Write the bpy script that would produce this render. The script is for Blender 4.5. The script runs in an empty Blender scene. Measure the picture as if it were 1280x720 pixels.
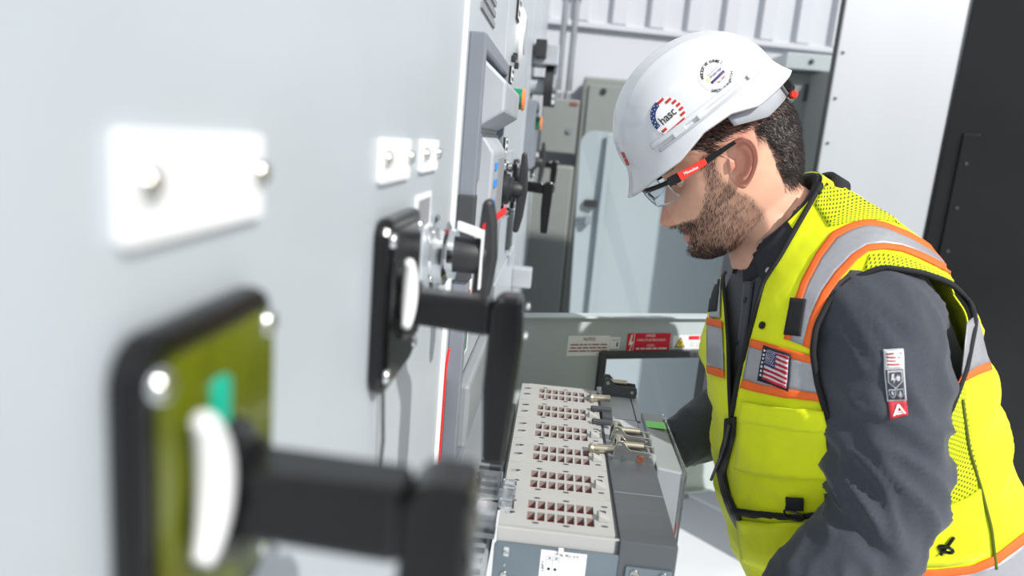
import bpy, bmesh, math, random
import numpy as np
from mathutils import Vector, Matrix, noise as mnoise
from mathutils.bvhtree import BVHTree
random.seed(7); np.random.seed(7)
scene = bpy.context.scene
COL = scene.collection

# ------------------------------------------------------------------ camera
FPX = 900.0                                   # focal length in pixels of a 1280x720 frame
CAM = np.array([.13, 0.0, 1.55])
_Y = np.array([65., 180., -FPX]); _Y /= np.linalg.norm(_Y)
_Z = np.array([380., (FPX*FPX-65*380)/180., FPX]); _Z /= np.linalg.norm(_Z)
_X = np.cross(_Y, _Z)
ROT = np.stack([_X, _Y, _Z])                  # camera vector -> world vector
cam_data = bpy.data.cameras.new('camera')
cam = bpy.data.objects.new('camera', cam_data); COL.objects.link(cam)
cam.matrix_world = Matrix.Translation(Vector(CAM)) @ Matrix(ROT.tolist()).to_4x4()
cam_data.sensor_width = 36.0; cam_data.lens = FPX/1280*36
cam_data.clip_start = .02; cam_data.clip_end = 60
cam_data.dof.use_dof = True; cam_data.dof.focus_distance = 1.12; cam_data.dof.aperture_fstop = 3.0
scene.camera = cam

# ------------------------------------------------------------------ light
world = bpy.data.worlds.new('world'); scene.world = world; world.use_nodes = True
bg = world.node_tree.nodes['Background']
bg.inputs[0].default_value = (.93, .96, 1, 1); bg.inputs[1].default_value = .63
sun_data = bpy.data.lights.new('sun', 'SUN'); sun_data.energy = 4.3; sun_data.angle = .02
sun_data.color = (1, .97, .92)
sun = bpy.data.objects.new('sun', sun_data); COL.objects.link(sun)
SUN_DIR = Vector((-.40, .41, -.48)).normalized()
sun.rotation_euler = SUN_DIR.to_track_quat('-Z', 'Y').to_euler(); sun.location = (3, -1.5, 4)
vs = scene.view_settings
vs.view_transform = 'Standard'; vs.look = 'None'; vs.gamma = 1; vs.exposure = 0.0; vs.use_curve_mapping = False

# ------------------------------------------------------------------ measuring helpers (pixel of the photo -> point on a chosen plane)
def ray(px, py):
    return ROT @ np.array([(px-640)/FPX, -(py-360)/FPX, -1.0])
def onx(px, py, x=0.): d = ray(px, py); return CAM + d*(x-CAM[0])/d[0]
def ony(px, py, y): d = ray(px, py); return CAM + d*(y-CAM[1])/d[1]
def onz(px, py, z): d = ray(px, py); return CAM + d*(z-CAM[2])/d[2]
def proj(p):
    c = ROT.T @ (np.array(p)-CAM); return (640-FPX*c[0]/c[2], 360+FPX*c[1]/c[2])

# ------------------------------------------------------------------ materials
def lin(c):
    c = c/255.; return c/12.92 if c <= .04045 else ((c+.055)/1.055)**2.4
def rgb(t): return tuple(lin(v) for v in t)+(1,)
MATS = {}
def M(name, col, rough=.5, metal=0., var=.06, scale=18., bump=0., bscale=200., coat=0., trans=0., sheen=0., aniso=None, ior=None, spec=None):
    m = bpy.data.materials.new(name); m.use_nodes = True
    nt = m.node_tree; b = nt.nodes['Principled BSDF']
    tc = nt.nodes.new('ShaderNodeTexCoord'); nz = nt.nodes.new('ShaderNodeTexNoise')
    nz.inputs['Scale'].default_value = scale; nz.inputs['Detail'].default_value = 5
    src = tc.outputs['Object']
    if aniso:
        mp = nt.nodes.new('ShaderNodeMapping'); mp.inputs['Scale'].default_value = aniso
        nt.links.new(src, mp.inputs[0]); src = mp.outputs[0]
    nt.links.new(src, nz.inputs['Vector'])
    c = rgb(col)
    rp = nt.nodes.new('ShaderNodeValToRGB')
    rp.color_ramp.elements[0].position = .3; rp.color_ramp.elements[1].position = .7
    rp.color_ramp.elements[0].color = tuple(max(0, v*(1-var)) for v in c[:3])+(1,)
    rp.color_ramp.elements[1].color = tuple(min(1, v*(1+var)) for v in c[:3])+(1,)
    nt.links.new(nz.outputs['Fac'], rp.inputs[0]); nt.links.new(rp.outputs[0], b.inputs['Base Color'])
    b.inputs['Roughness'].default_value = rough; b.inputs['Metallic'].default_value = metal
    if coat: b.inputs['Coat Weight'].default_value = coat; b.inputs['Coat Roughness'].default_value = .05
    if trans: b.inputs['Transmission Weight'].default_value = trans
    if sheen: b.inputs['Sheen Weight'].default_value = sheen
    if ior: b.inputs['IOR'].default_value = ior
    if spec is not None: b.inputs['Specular IOR Level'].default_value = spec
    if bump:
        n2 = nt.nodes.new('ShaderNodeTexNoise'); n2.inputs['Scale'].default_value = bscale; n2.inputs['Detail'].default_value = 3
        bp = nt.nodes.new('ShaderNodeBump'); bp.inputs['Strength'].default_value = bump; bp.inputs['Distance'].default_value = .002
        nt.links.new(src, n2.inputs['Vector']); nt.links.new(n2.outputs['Fac'], bp.inputs['Height']); nt.links.new(bp.outputs[0], b.inputs['Normal'])
    MATS[name] = m; return m

M('panel_grey', (190, 198, 204), .32, 0, .03, 6, .05, 300)
M('door_grey', (186, 196, 199), .38, 0, .03, 6, .05, 300)
M('seam_dark', (70, 74, 78), .6)
M('frame_grey', (128, 134, 144), .4, 0, .05)
M('device_grey', (176, 181, 188), .45)
M('black_plastic', (11, 11, 13), .2, 0, .15, 30, .04, 400)
M('black_matt', (46, 47, 50), .5, 0, .1, 30, .06, 500)
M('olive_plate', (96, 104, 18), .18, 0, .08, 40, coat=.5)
M('teal', (10, 190, 160), .3)
M('white_plastic', (238, 239, 240), .35)
M('white_label', (244, 245, 246), .45, 0, .02)
M('chrome', (225, 228, 230), .12, 1, .03)
M('zinc', (134, 146, 154), .36, .85, .16, 9, .06, 60)
M('screw_steel', (215, 215, 210), .2, 1, .05)
M('brass_zinc', (200, 192, 172), .32, .9, .1)
M('arc_grey', (176, 176, 174), .48, 0, .03, 14)
M('arc_red', (170, 38, 44), .55)
M('hole_wall_shaded', (150, 138, 133), .6)  # darker than the cover, recess shade put into the colour
M('cover_dark', (88, 92, 96), .38, .25, .08, 5, .04, 90, aniso=(1, 12, 1))
M('cover_mid', (150, 155, 160), .42, .1, .06, 8)
M('clear_plastic', (235, 240, 245), .06, 0, .01, trans=.92, ior=1.3)
M('green_label', (140, 236, 126), .5)
M('green_lens', (0, 128, 92), .22, 0, .05, coat=.4)
M('orange_reflection', (250, 140, 80), .3)
M('blue_light', (60, 150, 230), .3)
M('red_paint', (226, 44, 46), .4)
M('sign_red', (228, 40, 62), .4, 0, .03)
M('sign_yellow', (250, 222, 40), .4, 0, .03)
M('ink_red', (150, 30, 40), .6)
M('ink_black', (26, 26, 32), .6)
M('ink_white', (245, 245, 245), .5)
M('ink_grey', (150, 152, 156), .6)
M('gasket', (66, 68, 72), .5)
M('wall_white', (196, 199, 207), .55, 0, .03, 2)
M('wall_rib', (198, 201, 209), .5, 0, .03, 2)
M('cabinet_back', (140, 145, 143), .5, 0, .04, 3)
M('cabinet_door_back', (152, 164, 170), .45, 0, .04, 2)
M('conduit', (190, 193, 196), .3, .9, .08, 12)
M('steel_sheet', (226, 229, 233), .42, 1, .04, 3, .03, 40, aniso=(1, 1, .05))
M('black_gloss', (14, 17, 19), .3, 0, .5, 3)
M('floor_paint', (214, 217, 221), .4, 0, .04, 2, .04, 60)
M('ring_copper', (150, 92, 74), .5, .4, .5, 300)

# ------------------------------------------------------------------ mesh builder
class G:
    def __init__(s): s.v = []; s.f = []
    def add(s, vs, fs):
        n = len(s.v); s.v += [tuple(map(float, p)) for p in vs]; s.f += [tuple(i+n for i in f) for f in fs]; return s
    def box(s, lo, hi):
        x0, y0, z0 = lo; x1, y1, z1 = hi
        return s.add([(x0,y0,z0),(x1,y0,z0),(x1,y1,z0),(x0,y1,z0),(x0,y0,z1),(x1,y0,z1),(x1,y1,z1),(x0,y1,z1)],
                     [(0,3,2,1),(4,5,6,7),(0,1,5,4),(1,2,6,5),(2,3,7,6),(3,0,4,7)])
    def hexa(s, bottom, top):
        return s.add(list(bottom)+list(top), [(0,3,2,1),(4,5,6,7),(0,1,5,4),(1,2,6,5),(2,3,7,6),(3,0,4,7)])
    def prism(s, poly, vec):
        n = len(poly); v = Vector(vec)
        vs = [Vector(p) for p in poly]+[Vector(p)+v for p in poly]
        return s.add(vs, [tuple(range(n-1, -1, -1)), tuple(range(n, 2*n))]+[(i, (i+1) % n, n+(i+1) % n, n+i) for i in range(n)])
    def lathe(s, c, axis, prof, n=24):
        a = Vector(axis).normalized(); u = a.orthogonal().normalized(); w = a.cross(u); c = Vector(c)
        vs = []; fs = []
        for (r, h) in prof:
            for k in range(n):
                t = 2*math.pi*k/n; vs.append(c+a*h+(u*math.cos(t)+w*math.sin(t))*r)
        m = len(prof)
        for i in range(m-1):
            for k in range(n): fs.append((i*n+k, i*n+(k+1) % n, (i+1)*n+(k+1) % n, (i+1)*n+k))
        fs.append(tuple(range(n-1, -1, -1))); fs.append(tuple((m-1)*n+k for k in range(n)))
        return s.add(vs, fs)
    def cyl(s, p0, p1, r, n=20, r2=None):
        p0 = Vector(p0); p1 = Vector(p1); d = p1-p0
        return s.lathe(p0, d, [(r, 0), (r if r2 is None else r2, d.length)], n)
    def tube(s, pts, r, n=10, closed=False, sx=1., nrm=None):
        pts = [Vector(p) for p in pts]; m = len(pts); vs = []; fs = []; u = None
        for i, p in enumerate(pts):
            a = pts[(i+1) % m] if (closed or i < m-1) else pts[i]; b = pts[i-1] if (closed or i > 0) else pts[i]
            d = (a-b).normalized() if (a-b).length > 1e-9 else Vector((0, 0, 1))
            if nrm is not None: u = Vector(nrm[i]); u = (u-d*u.dot(d)).normalized()
            elif u is None: u = d.orthogonal().normalized()
            else: u = (u-d*u.dot(d)).normalized()
            w = d.cross(u); rr = r[i] if hasattr(r, '__len__') else r
            for k in range(n):
                t = 2*math.pi*k/n; vs.append(p+(u*math.cos(t)+w*math.sin(t)*sx)*rr)
        for i in range(m if closed else m-1):
            j = (i+1) % m
            for k in range(n): fs.append((i*n+k, i*n+(k+1) % n, j*n+(k+1) % n, j*n+k))
        if not closed: fs.append(tuple(range(n-1, -1, -1))); fs.append(tuple((m-1)*n+k for k in range(n)))
        return s.add(vs, fs)
    def build(s, name, mat, parent=None, bevel=0., smooth=False, seg=2, recalc=True):
        me = bpy.data.meshes.new(name); me.from_pydata(s.v, [], s.f)
        if recalc:
            bm = bmesh.new(); bm.from_mesh(me); bmesh.ops.recalc_face_normals(bm, faces=bm.faces); bm.to_mesh(me); bm.free()
        me.materials.append(MATS[mat] if isinstance(mat, str) else mat)
        o = bpy.data.objects.new(name, me); COL.objects.link(o)
        if parent is not None: attach(o, parent)
        if bevel:
            b = o.modifiers.new('bevel', 'BEVEL'); b.width = bevel; b.segments = seg; b.limit_method = 'ANGLE'; b.angle_limit = .6
            b.harden_normals = False
        if smooth:
            me.shade_smooth()
            if smooth != 2: me.set_sharp_from_angle(angle=.7)
        return o
WORLD_LOC = {}
def attach(o, p):
    o.parent = p; o.matrix_parent_inverse = Matrix.Translation(-WORLD_LOC.get(p.name, Vector((0, 0, 0))))
def thing(name, label, cat, loc=(0, 0, 0), group=None, kind=None):
    o = bpy.data.objects.new(name, None); COL.objects.link(o); o.empty_display_size = .05
    o.location = loc; WORLD_LOC[o.name] = Vector(loc)
    return tag(o, label, cat, group, kind)
def tag(o, label, cat, group=None, kind=None):
    o['label'] = label; o['category'] = cat
    if group: o['group'] = group
    if kind: o['kind'] = kind
    return o
def box(name, lo, hi, mat, parent=None, bevel=0.): return G().box(lo, hi).build(name, mat, parent, bevel)

_font = {}
def text_tris(s, sz=1.0):
    """flat glyph outlines of a string, as 2-D vertices and faces; origin at the centre"""
    key = s
    if key not in _font:
        cu = bpy.data.curves.new('txt', 'FONT'); cu.body = s; cu.align_x = 'CENTER'; cu.align_y = 'CENTER'; cu.size = 1; cu.resolution_u = 3; cu.offset = .012
        ob = bpy.data.objects.new('txt', cu); COL.objects.link(ob)
        dg = bpy.context.evaluated_depsgraph_get(); dg.update()
        me = ob.evaluated_get(dg).to_mesh()
        _font[key] = ([(v.co.x, v.co.y) for v in me.vertices], [tuple(p.vertices) for p in me.polygons])
        ob.evaluated_get(dg).to_mesh_clear(); bpy.data.objects.remove(ob); bpy.data.curves.remove(cu)
    return _font[key]
def text(name, s, o, ux, uy, height, mat, parent, width=None, lift=.0004):
    """lettering laid on a flat face: o centre, ux/uy unit vectors, cap height, optional total width"""
    vs, fs = text_tris(s); ux = Vector(ux); uy = Vector(uy); n = ux.cross(uy).normalized(); o = Vector(o)
    xs = [v[0] for v in vs]; w = max(xs)-min(xs); k = height/.70
    kx = (width/w) if width else k
    cx = (max(xs)+min(xs))/2; ys = [v[1] for v in vs]; cy = (max(ys)+min(ys))/2
    g = G(); g.add([o+ux*(v[0]-cx)*kx+uy*(v[1]-cy)*k+n*lift for v in vs], fs)
    return g.build(name, mat, parent, recalc=False)
def plate(name, o, ux, uy, w, h, t, mat, parent, bevel=0., r=0., n=4):
    """a flat (optionally round-cornered) plate centred on o, thickness t along ux x uy"""
    ux = Vector(ux); uy = Vector(uy); nn = ux.cross(uy).normalized(); o = Vector(o); pts = []
    if r:
        for (sx, sy, a0) in ((1, 1, 0), (-1, 1, 90), (-1, -1, 180), (1, -1, 270)):
            for k in range(n+1):
                a = math.radians(a0+90*k/n); pts.append(o+ux*(sx*(w/2-r)+r*math.cos(a))+uy*(sy*(h/2-r)+r*math.sin(a)))
    else: pts = [o+ux*w/2+uy*h/2, o-ux*w/2+uy*h/2, o-ux*w/2-uy*h/2, o+ux*w/2-uy*h/2]
    return G().prism(pts, nn*t).build(name, mat, parent, bevel)
def screw(p, nrm, r, parent, mat='screw_steel', name='screw', slot=True):
    g = G(); g.lathe(p, nrm, [(r, 0), (r, r*.35), (r*.8, r*.62), (r*.3, r*.72)], 14)
    return g.build(name, mat, parent, smooth=True)
XA, YA, ZA = Vector((1, 0, 0)), Vector((0, 1, 0)), Vector((0, 0, 1))
# ------------------------------------------------------------------ the room
fl = box('floor', (-1.5, -1.6, -.06), (4.6, 5.6, 0), 'floor_paint'); tag(fl, 'pale grey painted concrete floor of the equipment room', 'floor', kind='structure')
WB0 = ony(725, 28, 4.2); WA = math.radians(9); WD = Vector((math.cos(WA), math.sin(WA), 0)); WN = Vector((WD.y, -WD.x, 0))   # back wall direction / normal
W0 = Vector((WB0[0], WB0[1], 0))
def wb(s, z, out=0.): return W0+WD*s+ZA*z+WN*out
TRZ = 2.205
wall = thing('wall_back', 'white metal back wall, corrugated above a thin ledge', 'wall', (W0.x, W0.y, 0), kind='structure')
G().hexa([wb(-1.6, 0), wb(4.2, 0), wb(4.2, 0, -.08), wb(-1.6, 0, -.08)], [wb(-1.6, 3.4), wb(4.2, 3.4), wb(4.2, 3.4, -.08), wb(-1.6, 3.4, -.08)]).build('wall_sheet', 'wall_white', wall)
tr = G().hexa([wb(-1.6, TRZ-.02, .001), wb(4.2, TRZ-.02, .001), wb(4.2, TRZ-.02, .03), wb(-1.6, TRZ-.02, .03)],
         [wb(-1.6, TRZ+.012, .001), wb(4.2, TRZ+.012, .001), wb(4.2, TRZ+.012, .03), wb(-1.6, TRZ+.012, .03)]).build('trim_1', 'wall_rib', None, .004)
tag(tr, 'thin white horizontal trim ledge under the corrugated wall sheet', 'trim', kind='structure')
rib_me = None
for i in range(-4, 16):
    s = .0+i*.212
    if rib_me is None:
        p = [(-.055, 0), (-.038, .032), (.038, .032), (.055, 0)]
        o = G().prism([WD*a+WN*b for a, b in p], ZA*(3.4-TRZ-.02)).build('wall_rib', 'wall_rib', None); rib_me = o.data
    else:
        o = bpy.data.objects.new('wall_rib', rib_me); COL.objects.link(o)
    o.location = wb(s, TRZ+.015, .001); attach(o, wall)

# grey enclosures on and before the back wall
def cab(name, label, x0, x1, y0, y1, z0, z1, mat='cabinet_back', bevel=.012):
    t = thing(name, label, 'cabinet', ((x0+x1)/2, (y0+y1)/2, z0))
    box('body', (x0, y0, z0), (x1, y1, z1), mat, t, bevel); return t
c1 = cab('floor_cabinet', 'tall dark grey steel cabinet against the back wall, behind the hard hat', .20, .98, 3.86, 4.2, 0, 1.90)
box('cabinet_door', (.23, 3.845, .1), (.95, 3.862, 1.86), 'cabinet_back', c1, .004)
G().cyl((.305, 3.846, 1.83), (.305, 3.838, 1.83), .016, 16).build('lock', 'black_matt', c1)
c2 = cab('wall_cabinet', 'grey steel cabinet with a top flange coloured paler as if lit, seen behind the neck', 1.19, 1.62, 3.78, 4.2, 0, 2.0)
box('top_flange', (1.16, 3.72, 2.0), (1.65, 4.2, 2.075), 'door_grey', c2, .004)  # light on the top strip is put into this paler grey
G().hexa([(1.30, 3.775, .1), (1.33, 3.775, .1), (1.50, 3.40, .1), (1.47, 3.40, .1)], [(1.30, 3.775, 1.99), (1.33, 3.775, 1.99), (1.50, 3.40, 1.99), (1.47, 3.40, 1.99)]).build('cabinet_door', 'cabinet_back', c2, .004)
box('hinge', (1.285, 3.765, 1.86), (1.30, 3.78, 1.94), 'seam_dark', c2); screw((1.28, 3.72, 2.04), (0, -1, 0), .012, c2, 'seam_dark')
c3 = cab('low_shade_box', 'low dark grey box standing in for wall shade beside the far end of the switchgear', -.35, .195, 3.84, 4.06, 0, 1.44)  # added box, its dark grey stands in for shade on the lower wall
jb = thing('junction_box', 'small square grey junction box with a lock below the conduit', 'electrical box', (.11, 3.9, 1.51))
box('body', (.0, 3.82, 1.50), (.19, 3.98, 1.775), 'cabinet_back', jb, .006); box('cover', (.004, 3.808, 1.505), (.186, 3.822, 1.77), 'cabinet_back', jb, .003)
G().cyl((.15, 3.81, 1.62), (.15, 3.797, 1.62), .014, 14).build('lock', 'frame_grey', jb)
box('warning_sticker', (.14, 3.804, 1.745), (.18, 3.8085, 1.762), 'ring_copper', jb)
for k, (s, lab) in enumerate(((.07, 'left of the two galvanised conduits rising from the junction box'), (.125, 'right of the two galvanised conduits rising from the junction box'))):
    o = G().tube([(s+.0, 3.90, 1.77), (s, 3.90, 2.55), (s+.03, 3.93, 2.8), (s+.03, 3.93, 3.3)], .017, 12).build('conduit', 'conduit', None, smooth=True)
    tag(o, lab, 'conduit', 'conduits on the back wall')
    G().lathe((s, 3.90, 1.78), ZA, [(.024, 0), (.024, .03), (.019, .04)], 12).build('connector', 'conduit', o)
    o2 = G().hexa([(s-.024, 3.88, 2.27), (s+.024, 3.88, 2.27), (s+.024, 3.98, 2.27), (s-.024, 3.98, 2.27)], [(s-.024, 3.88, 2.295), (s+.024, 3.88, 2.295), (s+.024, 3.98, 2.295), (s-.024, 3.98, 2.295)]).build('strap', 'conduit', o, .003)
# pale open door in the middle distance
pd = thing('open_cabinet_door', 'pale grey round-cornered cabinet door standing open behind the chin', 'door', (.5, 3., 0))
pts = []
x0, x1, zt, r = .195, .86, 1.615, .06
for a in range(0, 91, 15): pts.append((x0+r-r*math.cos(math.radians(a)), 3.0, zt-r+r*math.sin(math.radians(a))))
pts += [(x1, 3.16, zt), (x1, 3.16, .0), (x0+.06, 3.0, .0)]
pts2 = [(p[0], 3.0+max(0, (p[0]-x0-.12))*.22, p[2]) for p in pts]
G().prism(pts2, (0, .03, 0)).build('door_panel', 'cabinet_door_back', pd, .004)
G().prism([(x0+.105, 2.998, 0), (x0+.125, 3.0, 0), (x0+.125, 3.0, zt-.01), (x0+.105, 2.998, zt-.01)], (0, -.012, 0)).build('fold', 'cabinet_door_back', pd, .003)
plate('latch_plate', (.262, 2.998, 1.32), XA, ZA, .055, .03, .012, 'black_matt', pd, r=.01)
box('latch_bolt', (.215, 2.975, 1.243), (.25, 2.998, 1.262), 'zinc', pd, .002); box('latch_keeper', (.245, 2.97, 1.235), (.27, 2.999, 1.27), 'frame_grey', pd, .002)

# stainless sheet and dark doorway on the right
p0 = ony(1059, 0, 2.6); p1 = ony(1212, 0, 1.9)
sx0, sx1 = 1.012, ony(1212, 0, 2.6)[0]
sh = thing('steel_door', 'tall bright stainless steel door sheet behind the shoulder', 'door', (1.2, 2.6, 0))
G().hexa([(sx0, 2.60, 0), (sx1, 2.59, 0), (sx1, 2.615, 0), (sx0, 2.625, 0)], [(sx0, 2.60, 2.5), (sx1, 2.59, 2.5), (sx1, 2.615, 2.5), (sx0, 2.625, 2.5)]).build('sheet', 'steel_sheet', sh, .006)
G().hexa([(sx0-.004, 2.604, 0), (sx0+.03, 2.604, 0), (sx0+.03, 2.63, 0), (sx0-.004, 2.63, 0)], [(sx0-.004, 2.604, 2.5), (sx0+.03, 2.604, 2.5), (sx0+.03, 2.63, 2.5), (sx0-.004, 2.63, 2.5)]).build('rubber_edge', 'black_matt', sh)
for zz in (1.63, 1.78, 1.93, 1.48): screw((sx0+.02, 2.599, zz), (0, -1, 0), .006, sh, 'zinc', 'rivet')
dk = thing('dark_door', 'near-black glossy cabinet door at the right edge of view', 'door', (1.9, 2.5, 0))
DA = Vector((sx1+.012, 2.60, 0)); DB_ = Vector((2.35, 2.42, 0)); dd = (DB_-DA).normalized(); dn = Vector((dd.y, -dd.x, 0)); dn = -dn if dn.y > 0 else dn
G().hexa([DA, DB_, DB_-dn*.04, DA-dn*.04], [DA+ZA*2.5, DB_+ZA*2.5, DB_-dn*.04+ZA*2.5, DA-dn*.04+ZA*2.5]).build('panel', 'black_gloss', dk, .006)
b0 = DA+dd*.05+dn*.0005
G().prism([b0+ZA*.9, b0+dd*.05+ZA*.9, b0+dd*.05+ZA*1.70, b0+ZA*1.70], dn*.010).build('hinge_strip', 'black_gloss', dk, .003)
for zz in (1.0, 1.15, 1.3, 1.45, 1.6): screw(b0+dd*.025+dn*.010+ZA*zz, dn, .006, dk, 'gasket', 'rivet')

# ------------------------------------------------------------------ switchgear line-up
def section(label, y0, y1, z0=.0, z1=2.35, x0=-.9):
    t = thing('switchgear_section', label, 'switchgear', (-.45, (y0+y1)/2, 0), 'switchgear sections in one line')
    return t
def nameplate(t, y0, y1, z0, z1, th=.004):
    p = plate('nameplate', (.0, (y0+y1)/2, (z0+z1)/2), YA, ZA, y1-y0, z1-z0, th, 'white_label', t, .0008, r=.003)
    for yy in (y0+.011, y1-.006):
        s = screw((th, yy, (z0+z1)/2+.002), XA, .0055, p)
    return p
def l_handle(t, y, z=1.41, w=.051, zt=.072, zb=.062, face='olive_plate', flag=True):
    """rotary breaker handle: bezel plate, face, pointer, square shaft and a grip hanging down"""
    b = plate('rotary_handle', (0, y, z+(zt-zb)/2), YA, ZA, 2*w, zt+zb, .012, 'black_plastic', t, .004, r=.016, n=5)
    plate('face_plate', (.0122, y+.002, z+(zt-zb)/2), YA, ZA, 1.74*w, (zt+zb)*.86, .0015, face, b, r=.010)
    if flag: plate('indicator', (.0138, y-.004, z+.036), YA, ZA, .013, .022, .0015, 'teal', b, r=.004)
    G().lathe((.0125, y, z), XA, [(.028, 0), (.028, .004), (.024, .007), (.022, .012)], 24).build('collar', 'black_plastic', b, smooth=True)
    g = G()
    ar = np.linspace(-1.25, 1.25, 25)
    g.tube([(.022, y-.038+.014*math.cos(a), z+.017+.027*math.sin(a)) for a in ar], [.0020+.0046*math.cos(a) for a in ar], 10); g.build('pointer', 'white_plastic', b, smooth=2)
    g = G(); g.hexa([(.020, y-.014, z-.012), (.085, y-.013, z-.016), (.085, y+.013, z-.016), (.020, y+.014, z-.012)],
                    [(.020, y-.015, z+.015), (.085, y-.013, z+.014), (.085, y+.013, z+.014), (.020, y+.015, z+.015)])
    g.build('shaft', 'black_plastic', b, .004)
    pro = [(.084, -.020), (.0845, .010), (.092, .018), (.110, .018), (.112, -.02), (.107, -.124), (.088, -.124), (.0835, -.06)]
    g = G(); g.prism([(q[0], y-.015, z+q[1]) for q in pro], (0, .030, 0)); g.build('grip', 'black_plastic', b, .004)
    for (q, r_) in (((.1135, y-.010, z+.012), .003), ((.1135, y-.010, z-.012), .003)):
        screw(q, XA, r_, b, 'chrome')
    for sy in (-1, 1):
        for zz in (zt-.016, -zb+.016): screw((.0115, y+sy*(w-.010), z+zz), XA, .0060, b, 'chrome')
    return b
def t_handle(t, y, z, ext=.055, gl=.060, chrome=True):
    b = G().lathe((.0, y, z), XA, [(.040, 0), (.040, .006), (.034, .008), (.034, .018), (.027, .022), (.027, .028)], 28).build('turn_handle', 'chrome' if chrome else 'black_matt', t, smooth=True)
    if chrome:
        for k in range(4): a = math.pi*(.25+.5*k); screw((.006, y+.034*math.cos(a), z+.034*math.sin(a)), XA, .004, b, 'chrome')
    G().lathe((.026, y, z), XA, [(.019, 0), (.019, ext-.028), (.014, ext-.02)], 24).build('shaft', 'black_matt', b, smooth=True)
    pro = [(ext-.002, gl), (ext+.008, gl+.002), (ext+.014, gl*.6), (ext+.017, 0), (ext+.012, -gl*.7), (ext+.004, -gl-.012), (ext-.008, -gl-.012), (ext-.006, -gl*.4), (ext-.004, gl*.5)]
    G().prism([(q[0], y-.011, z+q[1]) for q in pro], (0, .022, 0)).build('grip', 'black_matt', b, .005)
    return b
def pilot(t, y, z, r=.016, out=.036):
    b = G().lathe((0, y, z), XA, [(r*1.25, 0), (r*1.25, .008), (r*1.1, .011)], 24).build('pilot_light', 'device_grey', t, smooth=True)
    G().lathe((.010, y, z), XA, [(r, 0), (r, out-.014), (r*.9, out-.010)], 24).build('lens', 'green_lens', b, smooth=True)
    G().lathe((out-.004, y, z-.001), XA, [(r*1.06, 0), (r*1.06, .003), (r*.9, .006)], 24).build('lens_reflection', 'orange_reflection', b, smooth=True)  # orange reflection on the lens, painted as a coloured ring
    return b
def mimic(t, y, z, w=.05, h=.03, tilt=0):
    p = plate('mimic_plate', (.0, y, z), YA, ZA, w, h, .005, 'ink_black', t)
    f = plate('symbol_face', (.0052, y, z), YA, ZA, w*.96, h*.92, .0008, 'white_label', p)
    for i in range(3):
        for j in range(2):
            plate('symbol_mark', (.0062, y+(i-1)*w*.28, z+(j-.5)*h*.45), YA, ZA, w*.12, h*.22, .0004, 'ink_black', p)
    return p

# section 1: the near flat door with two rotary handles
s1 = section('nearest switchgear section, plain pale door with nameplates and two black handles', -.7, .885)
box('body', (-.9, -.7, 0), (-.012, .885, 2.35), 'panel_grey', s1)
box('door', (-.010, -.69, .06), (0, .883, 2.3), 'panel_grey', s1, .003)
nameplate(s1, .203, .303, 1.508, 1.543); nameplate(s1, .508, .606, 1.5105, 1.543); nameplate(s1, .655, .74, 1.513, 1.543)
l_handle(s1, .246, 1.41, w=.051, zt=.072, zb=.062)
l_handle(s1, .566, 1.41, w=.060, zt=.076, zb=.060, face='black_plastic', flag=False)
th = t_handle(s1, .745, 1.427)
g = G(); g.hexa([(.030, .725, 1.455), (.056, .725, 1.448), (.056, .735, 1.448), (.030, .735, 1.455)], [(.030, .725, 1.464), (.058, .725, 1.457), (.058, .735, 1.457), (.030, .735, 1.464)])
g.hexa([(.0555, .725, 1.395), (.058, .725, 1.395), (.058, .735, 1.395), (.0555, .735, 1.395)], [(.0555, .725, 1.457), (.058, .725, 1.457), (.058, .735, 1.457), (.0555, .735, 1.457)])
g.build('lockout_hasp', 'white_plastic', s1, .001)
g = G(); g.hexa([(.056, .725, 1.456), (.073, .80, 1.468), (.073, .808, 1.468), (.056, .733, 1.456)], [(.056, .725, 1.463), (.073, .80, 1.478), (.073, .808, 1.478), (.056, .733, 1.463)])
g.build('lockout_tag', 'red_paint', s1, .001)
lb = plate('window_label', (.0, .69, 1.474), YA, ZA, .075, .036, .0015, 'white_label', s1)
plate('window_pane', (.0016, .69, 1.474), YA, ZA, .055, .026, .0006, 'ink_grey', lb)
G().tube([(.004, .545, 1.345), (.006, .546, 1.30), (.004, .547, 1.262)], .0016, 6).build('seal_wire', 'black_matt', s1)
G().tube([(-.002, .888, .3), (-.002, .888, 2.3)], .0062, 8).build('edge_bead', 'white_plastic', s1, smooth=True)

# section 2: closed breaker door above, open cubicle below
s2 = section('second switchgear section with breaker front panel above an open cubicle', .893, 1.445)
CZ = 1.20                                                   # top of the open cubicle
box('body', (-.9, .893, CZ+.02), (-.012, 1.443, 2.35), 'panel_grey', s2)
box('body_lower', (-.9, .893, 0), (-.62, 1.443, CZ+.02), 'panel_grey', s2)
box('side_plate', (-.62, .893, 0), (-.0, .905, CZ+.02), 'door_grey', s2); box('side_plate', (-.62, 1.425, 0), (-.0, 1.443, CZ+.02), 'door_grey', s2)
box('cubicle_floor', (-.62, .905, .62), (-.01, 1.425, .64), 'zinc', s2)
box('lower_panel', (-.012, .905, .06), (0, 1.425, .62), 'panel_grey', s2, .003)
box('door', (-.010, .897, CZ+.02), (0, 1.441, 2.3), 'panel_grey', s2, .003)
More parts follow.
